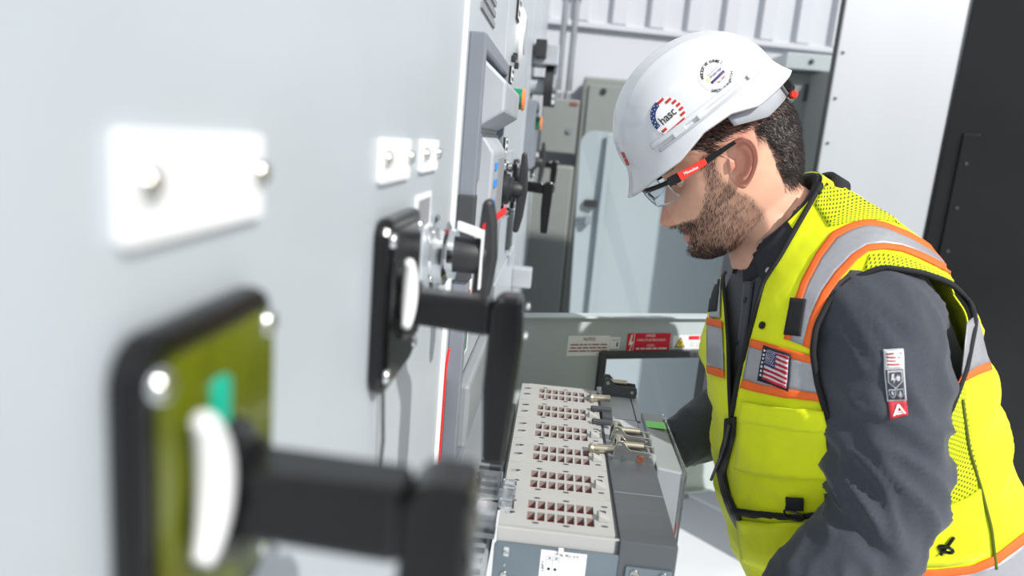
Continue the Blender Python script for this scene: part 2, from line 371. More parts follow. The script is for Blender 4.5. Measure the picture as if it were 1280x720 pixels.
# protruding breaker bezel
for lo, hi in (((.0, .935, 1.06), (.021, .955, 1.678)), ((.0, 1.30, 1.06), (.021, 1.32, 1.678)), ((.0, .955, 1.658), (.021, 1.30, 1.678)), ((.0, .955, 1.06), (.021, 1.30, 1.08))):
    box('bezel_bar', lo, hi, 'frame_grey', s2, .002)
box('bezel_band', (.0, .930, 1.36), (.0225, .956, 1.475), 'gasket', s2, .002)
bf = box('breaker_front', (.0, .955, 1.08), (.010, 1.30, 1.658), 'device_grey', s2, .003)
g = G(); g.prism([(.010, .99, 1.56), (.046, .99, 1.585), (.046, .99, 1.625), (.010, .99, 1.655)], (0, .29, 0)); g.build('trip_unit_hood', 'device_grey', bf, .004)
box('trip_unit_screen', (.010, 1.0, 1.49), (.016, 1.27, 1.555), 'frame_grey', bf, .002)
g = G(); g.prism([(.010, 1.02, 1.40), (.034, 1.02, 1.40), (.034, 1.02, 1.53), (.020, 1.02, 1.55), (.010, 1.02, 1.55)], (0, .20, 0)); g.build('release_block', 'device_grey', bf, .004)
for k, zz in enumerate((1.51, 1.485, 1.455, 1.43)):
    box('status_lamp', (.034, 1.05, zz-.006), (.0365, 1.075+.01*(k % 2), zz+.006), 'blue_light' if k < 3 else 'device_grey', bf, .001)
box('name_strip', (.034, 1.10, 1.42), (.0355, 1.2, 1.52), 'ink_grey', bf)
box('danger_strip', (.010, .97, 1.23), (.0125, 1.06, 1.34), 'white_label', bf); box('open_flag', (.0125, .985, 1.29), (.0145, 1.03, 1.33), 'red_paint', bf, .001); box('closed_flag', (.0125, .985, 1.24), (.0145, 1.03, 1.28), 'green_lens', bf, .001)
box('lower_ramp', (.010, .98, 1.10), (.03, 1.28, 1.2), 'cover_mid', bf, .006)
g = G(); g.tube([(.004, .899, 1.245), (.0045, .908, 1.265), (.0045, .916, 1.27)], .002, 6); g.tube([(.004, .899, 1.245), (.004, .897, 1.10)], .002, 6); g.build('red_line', 'red_paint', s2)
lv = G()
for k in range(6): lv.box((.0, 1.02, 1.72+.016*k), (.003, 1.20, 1.728+.016*k))
lv.build('louvre_slots', 'ink_grey', s2)
# opened cubicle door with the breaker cut-out
DH = Vector((.028, 1.437, 0)); DD = Vector((.488, .20, 0)).normalized(); DN = Vector((DD.y, -DD.x, 0))  # faces the camera
def dp(s, z, out=0.): return DH+DD*s+ZA*z+DN*out
def door_s(px, py):                                           # where a pixel's ray meets the door face
    d = Vector(ray(px, py)); c = Vector(CAM); t = (DH-c).dot(DN)/d.dot(DN); q = c+d*t
    return (q-DH).dot(DD), q.z
DW = .60; DT = 1.192; DB = .76
wA = door_s(752, 446); wB = door_s(884, 441); wC = door_s(868, 575)
ws0, ws1, wz1 = wA[0], wB[0], wB[1]; wz0 = wz1-.27
g = G()
def dbox(g, s0, s1, z0, z1, o0, o1):
    g.hexa([dp(s0, z0, o0), dp(s1, z0, o0), dp(s1, z0, o1), dp(s0, z0, o1)], [dp(s0, z1, o0), dp(s1, z1, o0), dp(s1, z1, o1), dp(s0, z1, o1)]); return g
DWIN = (ws0, ws1, wz0, wz1)
dbox(g, 0, ws0, DB, DT, -.0025, 0); dbox(g, ws1, DW, DB, DT, -.0025, 0); dbox(g, ws0, ws1, DB, wz0, -.0025, 0); dbox(g, ws0, ws1, wz1, DT, -.0025, 0)
dr = g.build('open_door', 'door_grey', s2)
g = G(); dbox(g, 0, DW, DT-.002, DT+.002, -.025, .012); g.build('top_flange', 'door_grey', dr, .001)
g = G(); dbox(g, 0, DW, DB-.002, DB+.002, -.025, .012); g.build('bottom_flange', 'door_grey', dr, .001)
g = G(); dbox(g, DW-.002, DW+.002, DB, DT, -.025, .012); g.build('edge_flange', 'door_grey', dr, .001)
for a in ((ws0-.008, ws0+.008, wz0-.008, wz1+.008), (ws1-.008, ws1+.008, wz0-.008, wz1+.008), (ws0+.008, ws1-.008, wz1-.008, wz1+.008), (ws0+.008, ws1-.008, wz0-.008, wz0+.008)):
    g = G(); dbox(g, a[0], a[1], a[2], a[3], -.018, .012); g.build('window_gasket', 'gasket', dr, .002)
for (px, py) in ((773, 442), (860, 439), (872, 513)):
    s_, z_ = door_s(px, py); screw(dp(s_, z_, 0), DN, .0045, dr, 'chrome')
def sign(name, c4, mat):
    """label plate on the door from its four photo corners (tl, tr, br, bl)"""
    q = [door_s(*p) for p in c4]; s0 = (q[0][0]+q[3][0])/2; s1 = (q[1][0]+q[2][0])/2; z1 = (q[0][1]+q[1][1])/2; z0 = (q[2][1]+q[3][1])/2
    c = dp((s0+s1)/2, (z0+z1)/2, 0.0003)
    return plate(name, c, DD, ZA, s1-s0, z1-z0, .0007, mat, dr), c+DN*.001, s1-s0, z1-z0
def words(parent, c, w, h, mat, lens, thick):
    """tiny print too small to read: one bar for each word"""
    tot = sum(lens)+len(lens)-1.; x = -w/2; gg = G()
    for l in lens:
        ww = w*l/tot; gg.prism([c+DD*x-ZA*thick/2+DN*.0002, c+DD*(x+ww)-ZA*thick/2+DN*.0002, c+DD*(x+ww)+ZA*thick/2+DN*.0002, c+DD*x+ZA*thick/2+DN*.0002], DN*.0002); x += ww+w/tot
    return gg.build('fine_print', mat, parent)
p, c, w, h = sign('notice_sign', [(710, 421), (763, 418), (761, 443), (708, 446)], 'white_label')
text('lettering', 'NOTICE', c+ZA*h*.33, DD, ZA, h*.15, 'ink_red', p, w*.27)
for k, ls in enumerate(((7, 3, 3, 2, 7, 6), (5, 4, 5, 6, 4, 4), (8, 6, 2, 8, 6))): words(p, c+ZA*h*(.06-.16*k), w*(.86 if k < 2 else .92), h, 'ink_red', ls, h*.055)
words(p, c+ZA*h*(-.42)+DD*w*.3, w*.2, h, 'ink_red', (6, 4), h*.03)
p, c, w, h = sign('inspection_sticker', [(763, 422), (775, 420.5), (774.5, 435), (762, 437)], 'white_label')
words(p, c+ZA*h*.25, w*.7, h, 'ink_grey', (4, 3), h*.06); words(p, c-ZA*h*.12+DD*w*.22, w*.14, h, 'ink_black', (1,), h*.35)
p, c, w, h = sign('danger_sign', [(784, 417.5), (838, 415.5), (836, 442), (782, 445)], 'sign_red')
text('lettering', 'DANGER', c+ZA*h*.40+DD*w*.03, DD, ZA, h*.12, 'ink_white', p, w*.22)
text('lettering', 'HAZARD OF ELECTRICAL SHOCK', c+ZA*h*.20+DD*w*.05, DD, ZA, h*.10, 'ink_white', p, w*.66)
text('lettering', 'OR BURN', c-ZA*h*.06+DD*w*.05, DD, ZA, h*.10, 'ink_white', p, w*.18)
words(p, c-ZA*h*.2+DD*w*.08, w*.72, h, 'ink_white', (3, 4, 5, 4, 8), h*.075); words(p, c-ZA*h*.42+DD*w*.33, w*.2, h, 'ink_white', (9,), h*.03)
plate('divider', c-DD*w*.345, DD, ZA, w*.012, h, .0003, 'ink_white', p)
zz = [(-.42, .45), (-.385, .45), (-.41, .12), (-.36, .14), (-.41, -.25), (-.385, -.24), (-.42, -.46), (-.455, -.26), (-.43, -.26), (-.40, -.02), (-.46, -.03)]
G().prism([c+DD*w*a+ZA*h*b+DN*.0002 for a, b in zz], DN*.0003).build('lightning_arrow', 'ink_white', p)
p, c, w, h = sign('danger_label', [(841, 420.5), (898, 417.5), (898, 434), (840, 437)], 'white_label')
tc_ = c-DD*w*.34; th_ = h*.38
G().prism([tc_-DD*th_*1.1-ZA*th_+DN*.0002, tc_+DD*th_*1.1-ZA*th_+DN*.0002, tc_+ZA*th_+DN*.0002], DN*.0003).build('triangle_border', 'ink_black', p)
G().prism([tc_-DD*th_*.86-ZA*th_*.86+DN*.0006, tc_+DD*th_*.86-ZA*th_*.86+DN*.0006, tc_+ZA*th_*.72+DN*.0006], DN*.0003).build('triangle_face', 'sign_yellow', p)
G().prism([tc_+DD*th_*a+ZA*th_*b+DN*.001 for a, b in ((.02, .3), (.18, .3), (.05, -.05), (.2, -.05), (-.05, -.7), (0, -.25), (-.15, -.22))], DN*.0003).build('bolt_mark', 'ink_black', p)
pb = plate('danger_band', c+DD*w*.16+ZA*h*.32, DD, ZA, w*.66, h*.28, .0004, 'sign_red', p)
text('lettering', 'DANGER', c+DD*w*.22+ZA*h*.32+DN*.0005, DD, ZA, h*.18, 'ink_white', p, w*.34)
for k in range(3): words(p, c+DD*w*.14-ZA*h*(.05+.13*k), w*.55, h, 'ink_grey', (5, 7, 4, 6), h*.03)

# section 3
s3 = section('third switchgear section with green pilot light and T-shaped turn handle', 1.452, 2.33)
box('body', (-.9, 1.452, 0), (-.012, 2.328, 2.35), 'panel_grey', s3); box('door', (-.010, 1.456, 1.22), (0, 2.324, 2.3), 'panel_grey', s3, .003); box('lower_door', (-.010, 1.456, .06), (0, 2.324, 1.21), 'panel_grey', s3, .003)
pilot(s3, 1.52, 1.632, .021, .040)
mimic(s3, 1.60, 1.684, .06, .034); mimic(s3, 1.60, 1.536, .06, .034); mimic(s3, 1.66, 1.83, .06, .05)
m = G().lathe((0, 1.74, 1.785), XA, [(.062, 0), (.062, .008), (.052, .013), (.044, .016)], 32).build('round_meter', 'white_plastic', s3, smooth=True)
G().lathe((.0155, 1.74, 1.785), XA, [(.042, 0), (.041, .003)], 28).build('meter_glass', 'device_grey', m, smooth=True)
for k, (yy, zz) in enumerate(((1.64, 1.722), (1.70, 1.708), (1.60, 1.712))): box('toggle', (0, yy, zz), (.010, yy+.014, zz+.014), 'black_matt', s3, .002)
t_handle(s3, 1.60, 1.442, .043, .082, False)
for (yy, zz) in ((1.60, 1.49), (1.62, 1.39)):
    k = G().lathe((0, yy, zz), XA, [(.016, 0), (.016, .010), (.011, .014), (.011, .022)], 18).build('key_lock', 'chrome', s3, smooth=True); box('key_slot', (.022, yy-.002, zz-.007), (.0235, yy+.002, zz+.007), 'ink_black', k)
plate('device_plate', (0, 1.70, 1.49), YA, ZA, .09, .07, .012, 'device_grey', s3, .002)
l_handle(s3, 2.0, 1.427, w=.055, face='black_plastic', flag=False)
box('slot_cover', (0, 1.90, 1.26), (.012, 1.99, 1.36), 'gasket', s3, .002)
box('red_tag', (0, 1.9, 1.40), (.02, 1.905, 1.42), 'red_paint', s3)
# section 4
s4 = section('fourth switchgear section with a boxed dial meter sticking out high up', 2.338, 2.87)
box('body', (-.9, 2.338, 0), (-.012, 2.868, 2.35), 'panel_grey', s4); box('door', (-.010, 2.342, .06), (0, 2.864, 2.3), 'panel_grey', s4, .003)
q = box('meter_bracket', (.0, 2.46, 1.80), (.085, 2.60, 1.865), 'device_grey', s4, .004); box('black_switch', (.01, 2.40, 1.815), (.045, 2.46, 1.87), 'black_matt', q, .003)
G().lathe((.045, 2.53, 1.735), XA, [(.066, 0), (.066, .028), (.060, .034), (.052, .036)], 32).build('dial_meter', 'black_matt', s4, smooth=True)
G().lathe((.074, 2.53, 1.735), XA, [(.068, 0), (.068, .010), (.058, .012)], 32).build('dial_rim', 'chrome', s4, smooth=True)
G().cyl((0, 2.53, 1.735), (.046, 2.53, 1.735), .03).build('dial_neck', 'device_grey', s4)
for lo, hi in (((.0, 2.39, 1.46), (.03, 2.41, 1.68)), ((.0, 2.70, 1.46), (.03, 2.72, 1.68)), ((.0, 2.41, 1.66), (.03, 2.70, 1.68)), ((.0, 2.41, 1.46), (.03, 2.70, 1.48))): box('bezel_bar', lo, hi, 'frame_grey', s4, .002)
box('breaker_front', (0, 2.41, 1.48), (.012, 2.70, 1.66), 'device_grey', s4, .003)
pilot(s4, 2.64, 1.615, .024, .042); mimic(s4, 2.55, 1.72, .06, .035)
t_handle(s4, 2.78, 1.475, .05, .075, False)
k = G().lathe((0, 2.6, 1.5), XA, [(.016, 0), (.016, .010), (.011, .02)], 18).build('key_lock', 'chrome', s4, smooth=True)
box('latch_block', (.0, 2.345, 1.07), (.065, 2.405, 1.135), 'device_grey', s4, .004)
box('latch_block', (.0, 2.2, 1.0), (.04, 2.26, 1.05), 'black_matt', s3, .004)
# section 5
s5 = section('farthest switchgear section beside the back wall with small black handles', 2.878, 3.55)
box('body', (-.9, 2.878, 0), (-.012, 3.55, 2.35), 'panel_grey', s5); box('door', (-.010, 2.882, .06), (0, 3.546, 2.3), 'panel_grey', s5, .003)
l_handle(s5, 3.1, 1.46, w=.055, face='black_plastic', flag=False); mimic(s5, 3.0, 1.62, .06, .035)

# ------------------------------------------------------------------ drawn-out air circuit breaker
ZT = 1.105; BX0, BX1 = .096, .235; BY0 = .7805; PIT = .0850
ab = thing('air_circuit_breaker', 'drawn-out air circuit breaker with rows of vented arc chute covers', 'circuit breaker', (.2, 1.03, .69))
g = G(); g.box((BX0+.004, BY0+.003, .70), (.285, BY0+6*PIT, ZT-.05)); g.build('body', 'cover_dark', ab, .003)
# telescopic rails that carry the drawn-out breaker
for yy in (.80, 1.265): box('breaker_rail', (.003 if yy < 1 else -.30, yy, .655), (.30, yy+.025, .69), 'zinc', ab, .003)
# cubicle liner with vents at the breaker's left
for k in range(1):
    ln = box('vent_liner', (.01, .70, 1.04), (.088, 1.28, 1.068), 'cover_mid', ab, .003)
    for j in range(26): box('vent_slot', (.052, .705+j*.022, 1.0682), (.083, .715+j*.022, 1.0692), 'seam_dark', ln)
# one vented arc chute cover
COLX = [.1340+.0121*k for k in range(7)]; CW = .0093
ROWY = [(.0145, .0345), (.0435, .0635)]
def chute_mesh():
    xs = [BX0]; 
    for c in COLX: xs += [c-CW/2, c+CW/2]
    xs += [BX1]; ys = [.001, ROWY[0][0], ROWY[0][1], ROWY[1][0], ROWY[1][1], PIT-.001]
    g = G(); gw = G(); z0 = -.0095
    hole = lambda i, j: (1 <= i <= 14 and i % 2 == 1) and j in (1, 3)
    for i in range(len(xs)-1):
        for j in range(len(ys)-1):
            x0, x1, y0, y1 = xs[i], xs[i+1], ys[j], ys[j+1]
            if not hole(i, j): g.add([(x0, y0, 0), (x1, y0, 0), (x1, y1, 0), (x0, y1, 0)], [(0, 1, 2, 3)])
            else:
                for (a, b) in (((x0, y0), (x1, y0)), ((x1, y0), (x1, y1)), ((x1, y1), (x0, y1)), ((x0, y1), (x0, y0))):
                    gw.add([(a[0], a[1], 0), (a[0], a[1], z0), (b[0], b[1], z0), (b[0], b[1], 0)], [(0, 1, 2, 3)])
    x0, x1, y0, y1 = xs[0], xs[-1], ys[0], ys[-1]
    g.add([(x0,y0,0),(x1,y0,0),(x1,y0,-.045),(x0,y0,-.045)], [(0,1,2,3)]); g.add([(x0,y1,0),(x1,y1,0),(x1,y1,-.045),(x0,y1,-.045)], [(3,2,1,0)])
    g.add([(x0,y0,0),(x0,y1,0),(x0,y1,-.045),(x0,y0,-.045)], [(3,2,1,0)]); g.add([(x1,y0,0),(x1,y1,0),(x1,y1,-.045),(x1,y0,-.045)], [(0,1,2,3)])
    return g, gw
cg, cgw = chute_mesh(); cm = cg.build('arc_chute_cover', 'arc_grey', None); wlm = cgw.build('vent_walls', 'hole_wall_shaded', None)
bm = bmesh.new(); bm.from_mesh(cm.data); bmesh.ops.remove_doubles(bm, verts=bm.verts, dist=1e-5); bmesh.ops.recalc_face_normals(bm, faces=bm.faces); bm.to_mesh(bm_me := cm.data); bm.free()
rd = G()
for c in COLX:
    for (a, b) in ROWY: rd.box((c-CW*.55, a-.001, -.016), (c+CW*.55, b+.001, -.0090))
rdm = rd.build('arc_plate', 'arc_red', None)
def oval(g, x, y, a, b, z0, z1, n=12):
    g.prism([(x+a*math.cos(2*math.pi*k/n), y+b*math.sin(2*math.pi*k/n), z0) for k in range(n)], (0, 0, z1-z0))
sl = G(); oval(sl, .108, .026, .0062, .0032, .0001, .0012); oval(sl, .108, .056, .0062, .0032, .0001, .0012)
slm = sl.build('screw_recess', 'chrome', None)
sl2 = G(); oval(sl2, .111, .026, .0032, .0024, .0012, .0018); oval(sl2, .111, .056, .0032, .0024, .0012, .0018)
for (x, y) in ((.140, .0085), (.177, .0085), (.140, .0700), (.177, .0700), (.2235, .018), (.2255, .066)): oval(sl2, x, y, .0042, .0016, .0001, .0006)
sl2m = sl2.build('notch', 'seam_dark', None); sl2m['kind'] = 'stuff'
lt = G(); lt.prism([(.216, .028, 0), (.230, .028, 0), (.230, .028, .004), (.216, .028, .009)], (0, .012, 0)); lt.box((.2165, .041, 0), (.2285, .053, .002))
ltm = lt.build('latch', 'arc_grey', None, .001)
ltd = G().box((.2175, .0425, .002), (.2265, .052, .0026)).build('latch_recess', 'seam_dark', None)
rr = G().box((BX0+.012, PIT-.0035, .0), (BX1-.008, PIT-.0015, .0012)).build('ridge', 'arc_grey', None)
for k in range(6):
    ob = cm if k == 0 else cm.copy()
    if k: COL.objects.link(ob)
    ob.location = (0, BY0+k*PIT, ZT); attach(ob, ab)
    for ch in (wlm, rdm, slm, sl2m, ltm, ltd, rr):
        c_ = ch if k == 0 else ch.copy()
        if k: COL.objects.link(c_)
        c_.location = (0, 0, 0); c_.parent = ob; c_.matrix_parent_inverse = Matrix()
# side plate, label, bracket
box('chute_skirt', (BX0, BY0-.004, ZT-.022), (.243, BY0+.0005, ZT-.003), 'arc_grey', ab, .001)
sp = plate('side_plate', (.2, BY0-.0045, .885), XA, ZA, .212, .40, .003, 'zinc', ab, .001, r=.006)
YS = BY0-.0075
for (x, z, r_) in ((.108, 1.071, .0035), (.108, 1.055, .0015), (.108, 1.043, .0045), (.108, 1.02, .0035)): screw((x, YS, z), (0, -1, 0), r_, sp)
plate('edge_slot', (.109, YS, 1.073), XA, ZA, .006, .012, .0006, 'chrome', sp); box('cable_clip', (.170, YS-.003, 1.0795), (.176, YS, 1.086), 'white_plastic', sp, .0005)
lc = Vector((.177, YS-.0005, 1.046)); lw, lh = .054, .070
lbl = plate('rating_label', (lc.x, YS, lc.z), XA, ZA, lw, lh, .0005, 'white_label', sp)
def lpt(u, v): return lc+XA*(u-.5)*lw+ZA*(v-.5)*lh
text('lettering', 'LV  SG  EK.2  m A', lpt(.56, .945), XA, ZA, .0031, 'ink_black', lbl, lw*.52)
text('lettering', '40', lpt(.20, .865), XA, ZA, .0026, 'ink_black', lbl); text('lettering', '50', lpt(.345, .865), XA, ZA, .0026, 'ink_black', lbl)
text('lettering', 'MP - LEFT', lpt(.065, .60), ZA, -XA, .0030, 'ink_black', lbl, lh*.42)
g = G()
def lline(u0, v0, u1, v1, t=.0003):
    a = lpt(u0, v0); b = lpt(u1, v1); d = (b-a).normalized(); w_ = Vector((-d.z, 0, d.x))*t
    g.prism([a-w_, b-w_, b+w_, a+w_], (0, -.0002, 0))
lline(.13, 1, .13, 0); lline(.13, .895, 1, .895); lline(.13, .83, .41, .83); lline(.27, .895, .27, 0); lline(.41, .895, .41, 0)
g.build('label_rules', 'ink_grey', lbl)
for u in (.2, .34):
    G().cyl(lpt(u, .66), lpt(u, .66)+Vector((0, -.0003, 0)), .0019, 14).build('label_dot', 'ink_black', lbl)
    for v in (.755, .56, .47): G().tube([lpt(u, v)+Vector((.0018*math.cos(a), -.0002, .0018*math.sin(a))) for a in np.linspace(0, 2*math.pi, 14, endpoint=False)], .0002, 4, True).build('label_ring', 'ink_grey', lbl)
br = G().prism([(.250, YS-.004, 1.048), (.304, YS-.004, 1.048), (.304, YS-.004, 1.074), (.250, YS-.004, 1.074)], (0, .004, 0)).build('bracket', 'zinc', sp, .001)
box('bracket_lip', (.250, YS-.016, 1.046), (.304, YS, 1.0495), 'brass_zinc', br, .001); box('bracket_foot', (.252, YS-.005, 1.02), (.302, YS, 1.046), 'brass_zinc', br, .001)
for x in (.2605, .2945):
    s_ = screw((x, YS-.004, 1.0655), (0, -1, 0), .0058, br); box('screw_slot', (x-.004, YS-.0088, 1.0648), (x+.004, YS-.008, 1.0662), 'seam_dark', br)
# dark top cover over the mechanism
g = G(); g.hexa([(.2405, .772, 1.03), (.308, .772, 1.03), (.307, 1.0, 1.03), (.239, 1.0, 1.03)], [(.2405, .772, ZT-.001), (.308, .772, ZT-.001), (.307, 1.0, ZT-.001), (.239, 1.0, ZT-.001)])
tcv = g.build('top_cover', 'cover_dark', ab, .0015)
box('cover_seam', (.241, .893, ZT-.0012), (.307, .8945, ZT-.0004), 'frame_grey', tcv)
box('cover_lip', (.2365, .775, ZT-.03), (.2405, 1.29, ZT-.004), 'seam_dark', ab)
g = G(); g.box((.2385, 1.0, 1.03), (.312, 1.335, ZT-.006)); fc = g.build('mechanism_deck', 'device_grey', ab, .002)
box('deck_groove', (.255, 1.165, ZT-.0062), (.305, 1.172, ZT-.0052), 'seam_dark', fc); box('deck_groove', (.298, 1.10, ZT-.0062), (.300, 1.335, ZT-.0052), 'seam_dark', fc)
box('deck_plate', (.256, 1.125, ZT-.006), (.298, 1.16, ZT-.001), 'device_grey', fc, .001); box('deck_block', (.239, 1.15, ZT-.006), (.256, 1.20, ZT+.004), 'gasket', fc, .001)
# linkage brackets on the deck (steel clevis arms)
def linkage(y, mat='screw_steel', big=True):
    t = G(); pro = [(.246, 0), (.308, 0), (.310, .010), (.308, .020), (.270, .022), (.258, .034), (.250, .034), (.246, .022)]
    b = t.prism([(q[0], y, ZT-.006+q[1]) for q in pro], (0, .0025, 0)).build('linkage_plate', mat, ab, .0006)
    G().prism([(q[0], y+.024, ZT-.006+q[1]) for q in pro], (0, .0025, 0)).build('linkage_cheek', mat, b, .0006)
    G().cyl((.254, y-.003, ZT+.020), (.254, y+.030, ZT+.020), .0035, 12).build('pivot_pin', 'screw_steel', b, smooth=True)
    G().cyl((.300, y-.003, ZT+.006), (.300, y+.030, ZT+.006), .0030, 12).build('pivot_pin', 'screw_steel', b, smooth=True)
    g = G(); g.tube([(.250, y+.012, ZT+.019), (.290, y+.012, ZT+.019)], .005, 12); g.build('roller', 'brass_zinc', b, smooth=True)
    box('link_block', (.262, y+.003, ZT-.004), (.296, y+.022, ZT+.010), 'gasket', b, .001)
    return b
b1 = linkage(.996); linkage(1.052); b3 = linkage(1.285, 'cover_dark')
G().lathe((.286, .9955, ZT+.004), (0, -1, 0), [(.0055, 0), (.0055, .0008), (.0030, .0009), (.0030, .0002)], 18).build('copper_ring', 'ring_copper', b1)
G().lathe((.262, .9955, ZT+.003), (0, -1, 0), [(.004, 0), (.004, .001)], 14).build('rivet', 'zinc', b1)
for y, x0, x1 in ((1.012, .214, .25), (1.232, .222, .256)):
    o = G().tube([(x0, y, ZT+.006), (x1, y, ZT+.008)], .0062, 12).build('operating_rod', 'brass_zinc', ab, smooth=True)
    G().lathe((x0-.004, y, ZT+.006), XA, [(.0045, 0), (.0078, .003), (.0078, .007), (.0062, .009)], 14).build('rod_end', 'brass_zinc', o, smooth=True)
for y in (1.118, 1.178): box('rod_cover', (.220, y, ZT+.001), (.256, y+.010, ZT+.009), 'gasket', ab, .002)
# front operator cover with its clear shield
oc = G().hexa([(.308, .982, .93), (.345, .982, .93), (.345, 1.20, .93), (.308, 1.20, .93)], [(.309, .984, ZT), (.349, .986, ZT-.006), (.345, 1.20, ZT-.002), (.309, 1.20, ZT+.002)]).build('front_cover', 'cover_mid', ab, .003)
G().hexa([(.350, .980, .945), (.3535, .980, .945), (.3535, 1.205, .945), (.350, 1.205, .945)], [(.350, .980, ZT-.002), (.3535, .980, ZT-.002), (.3495, 1.205, ZT), (.346, 1.205, ZT)]).build('clear_shield', 'clear_plastic', oc, .001)
box('status_strip', (.3475, .9840, 1.00), (.3490, .9855, 1.02), 'red_paint', oc)
lq = onz(818, 532, ZT+.003); plate('green_label', (.3275, 1.145, ZT+.0012), XA, YA, .032, .028, .0006, 'green_label', oc)
# clear connector block at the near left corner
cc = thing('clear_connector_block', 'transparent plastic connector block at the breaker corner nearest the camera', 'connector', (.08, .85, 1.07))
g = G(); g.box((.060, .800, 1.070), (.092, .818, 1.110)); g.box((.060, .880, 1.070), (.092, .905, 1.110)); g.box((.060, .818, 1.070), (.065, .880, 1.110)); g.build('housing', 'clear_plastic', cc, .001)
g = G(); g.box((.094, .815, 1.1055), (.112, .819, 1.116)); g.box((.094, .868, 1.1055), (.112, .872, 1.116)); g.box((.1095, .819, 1.1055), (.112, .868, 1.116)); g.box((.090, .83, 1.107), (.1095, .858, 1.1085)); g.build('shroud', 'clear_plastic', cc)
for y in (.824, .842, .860): box('terminal', (.067, y, 1.070), (.090, y+.011, 1.092), 'screw_steel', cc, .001); 
# ------------------------------------------------------------------ the worker
def skin_mat():
    m = M('skin', (236, 184, 158), .5, 0, .08, 40, .12, 900); b = m.node_tree.nodes['Principled BSDF']
    b.inputs['Subsurface Weight'].default_value = .15; b.inputs['Subsurface Radius'].default_value = (.008, .003, .0015); b.inputs['Subsurface Scale'].default_value = .5
    nt = m.node_tree; at = nt.nodes.new('ShaderNodeAttribute'); at.attribute_name = 'stubble'
    mx = nt.nodes.new('ShaderNodeMix'); mx.data_type = 'RGBA'; src = b.inputs['Base Color'].links[0].from_socket
    nt.links.new(at.outputs['Fac'], mx.inputs[0]); nt.links.new(src, mx.inputs[6]); mx.inputs[7].default_value = rgb((112, 84, 70)); nt.links.new(mx.outputs[2], b.inputs['Base Color'])
    at2 = nt.nodes.new('ShaderNodeAttribute'); at2.attribute_name = 'flush'; mx2 = nt.nodes.new('ShaderNodeMix'); mx2.data_type = 'RGBA'
    nt.links.new(at2.outputs['Fac'], mx2.inputs[0]); nt.links.new(mx.outputs[2], mx2.inputs[6]); mx2.inputs[7].default_value = rgb((205, 112, 96)); nt.links.new(mx2.outputs[2], b.inputs['Base Color'])
    return m
skin_mat()
M('hair_brown', (44, 34, 32), .45, 0, .35, 300)
M('beard_brown', (48, 35, 30), .5, 0, .4, 300)
M('eye_white', (225, 220, 214), .2); M('eye_iris', (44, 30, 24), .15)
M('shirt', (62, 66, 77), .85, 0, .12, 260, .25, 900, sheen=.2)
M('collar_dark', (44, 47, 54), .85, 0, .12, 200, .2, 900)
M('trousers', (38, 41, 50), .85, 0, .12, 160, .2, 700)
M('boot', (60, 44, 32), .6, 0, .2, 30)
M('vest_yellow', (240, 252, 6), .75, 0, .03, 60, .15, 1200, sheen=.1)
M('vest_orange', (255, 112, 44), .7, 0, .05, 200, .1, 900)
M('vest_silver', (168, 170, 176), .38, .25, .05, 160, .1, 1500)
M('binding_black', (28, 29, 33), .8, 0, .15, 200, .2, 900)
M('zip_black', (22, 22, 25), .55, 0, .4, 500, .4, 900)
M('patch_navy', (24, 28, 48), .8, 0, .2, 300)
M('flag_red', (176, 24, 52), .8, 0, .15, 500); M('flag_white', (228, 226, 230), .8, 0, .08, 500); M('flag_blue', (52, 62, 108), .8, 0, .15, 400)
M('hat_white', (222, 225, 230), .22, 0, .01, 5, coat=.35)
M('hat_groove', (196, 199, 206), .4)
M('strap_grey', (178, 182, 190), .35)
M('sticker_white', (250, 250, 251), .3, 0, .01)
M('sticker_red', (200, 56, 52), .35); M('sticker_blue', (42, 62, 120), .35); M('sticker_orange', (250, 208, 150), .4)
M('temple_red', (236, 60, 44), .35)
M('lens_clear', (236, 240, 244), .03, 0, .01, trans=.95, ior=1.2)
def mesh_fabric():
    m = M('vest_mesh', (226, 244, 8), .75, 0, .03, 60); nt = m.node_tree; b = nt.nodes['Principled BSDF']
    uv = nt.nodes.new('ShaderNodeUVMap'); vo = nt.nodes.new('ShaderNodeTexVoronoi'); vo.inputs['Scale'].default_value = 190; vo.inputs['Randomness'].default_value = .0
    mp = nt.nodes.new('ShaderNodeMapping'); mp.inputs['Rotation'].default_value = (0, 0, .7)
    nt.links.new(uv.outputs[0], mp.inputs[0]); nt.links.new(mp.outputs[0], vo.inputs['Vector'])
    rp = nt.nodes.new('ShaderNodeValToRGB'); rp.color_ramp.elements[0].position = .26; rp.color_ramp.elements[1].position = .36
    nt.links.new(vo.outputs['Distance'], rp.inputs[0])
    mx = nt.nodes.new('ShaderNodeMix'); mx.data_type = 'RGBA'; src = b.inputs['Base Color'].links[0].from_socket
    nt.links.new(rp.outputs[0], mx.inputs[0]); mx.inputs[6].default_value = rgb((96, 108, 22)); nt.links.new(src, mx.inputs[7]); nt.links.new(mx.outputs[2], b.inputs['Base Color'])
mesh_fabric()

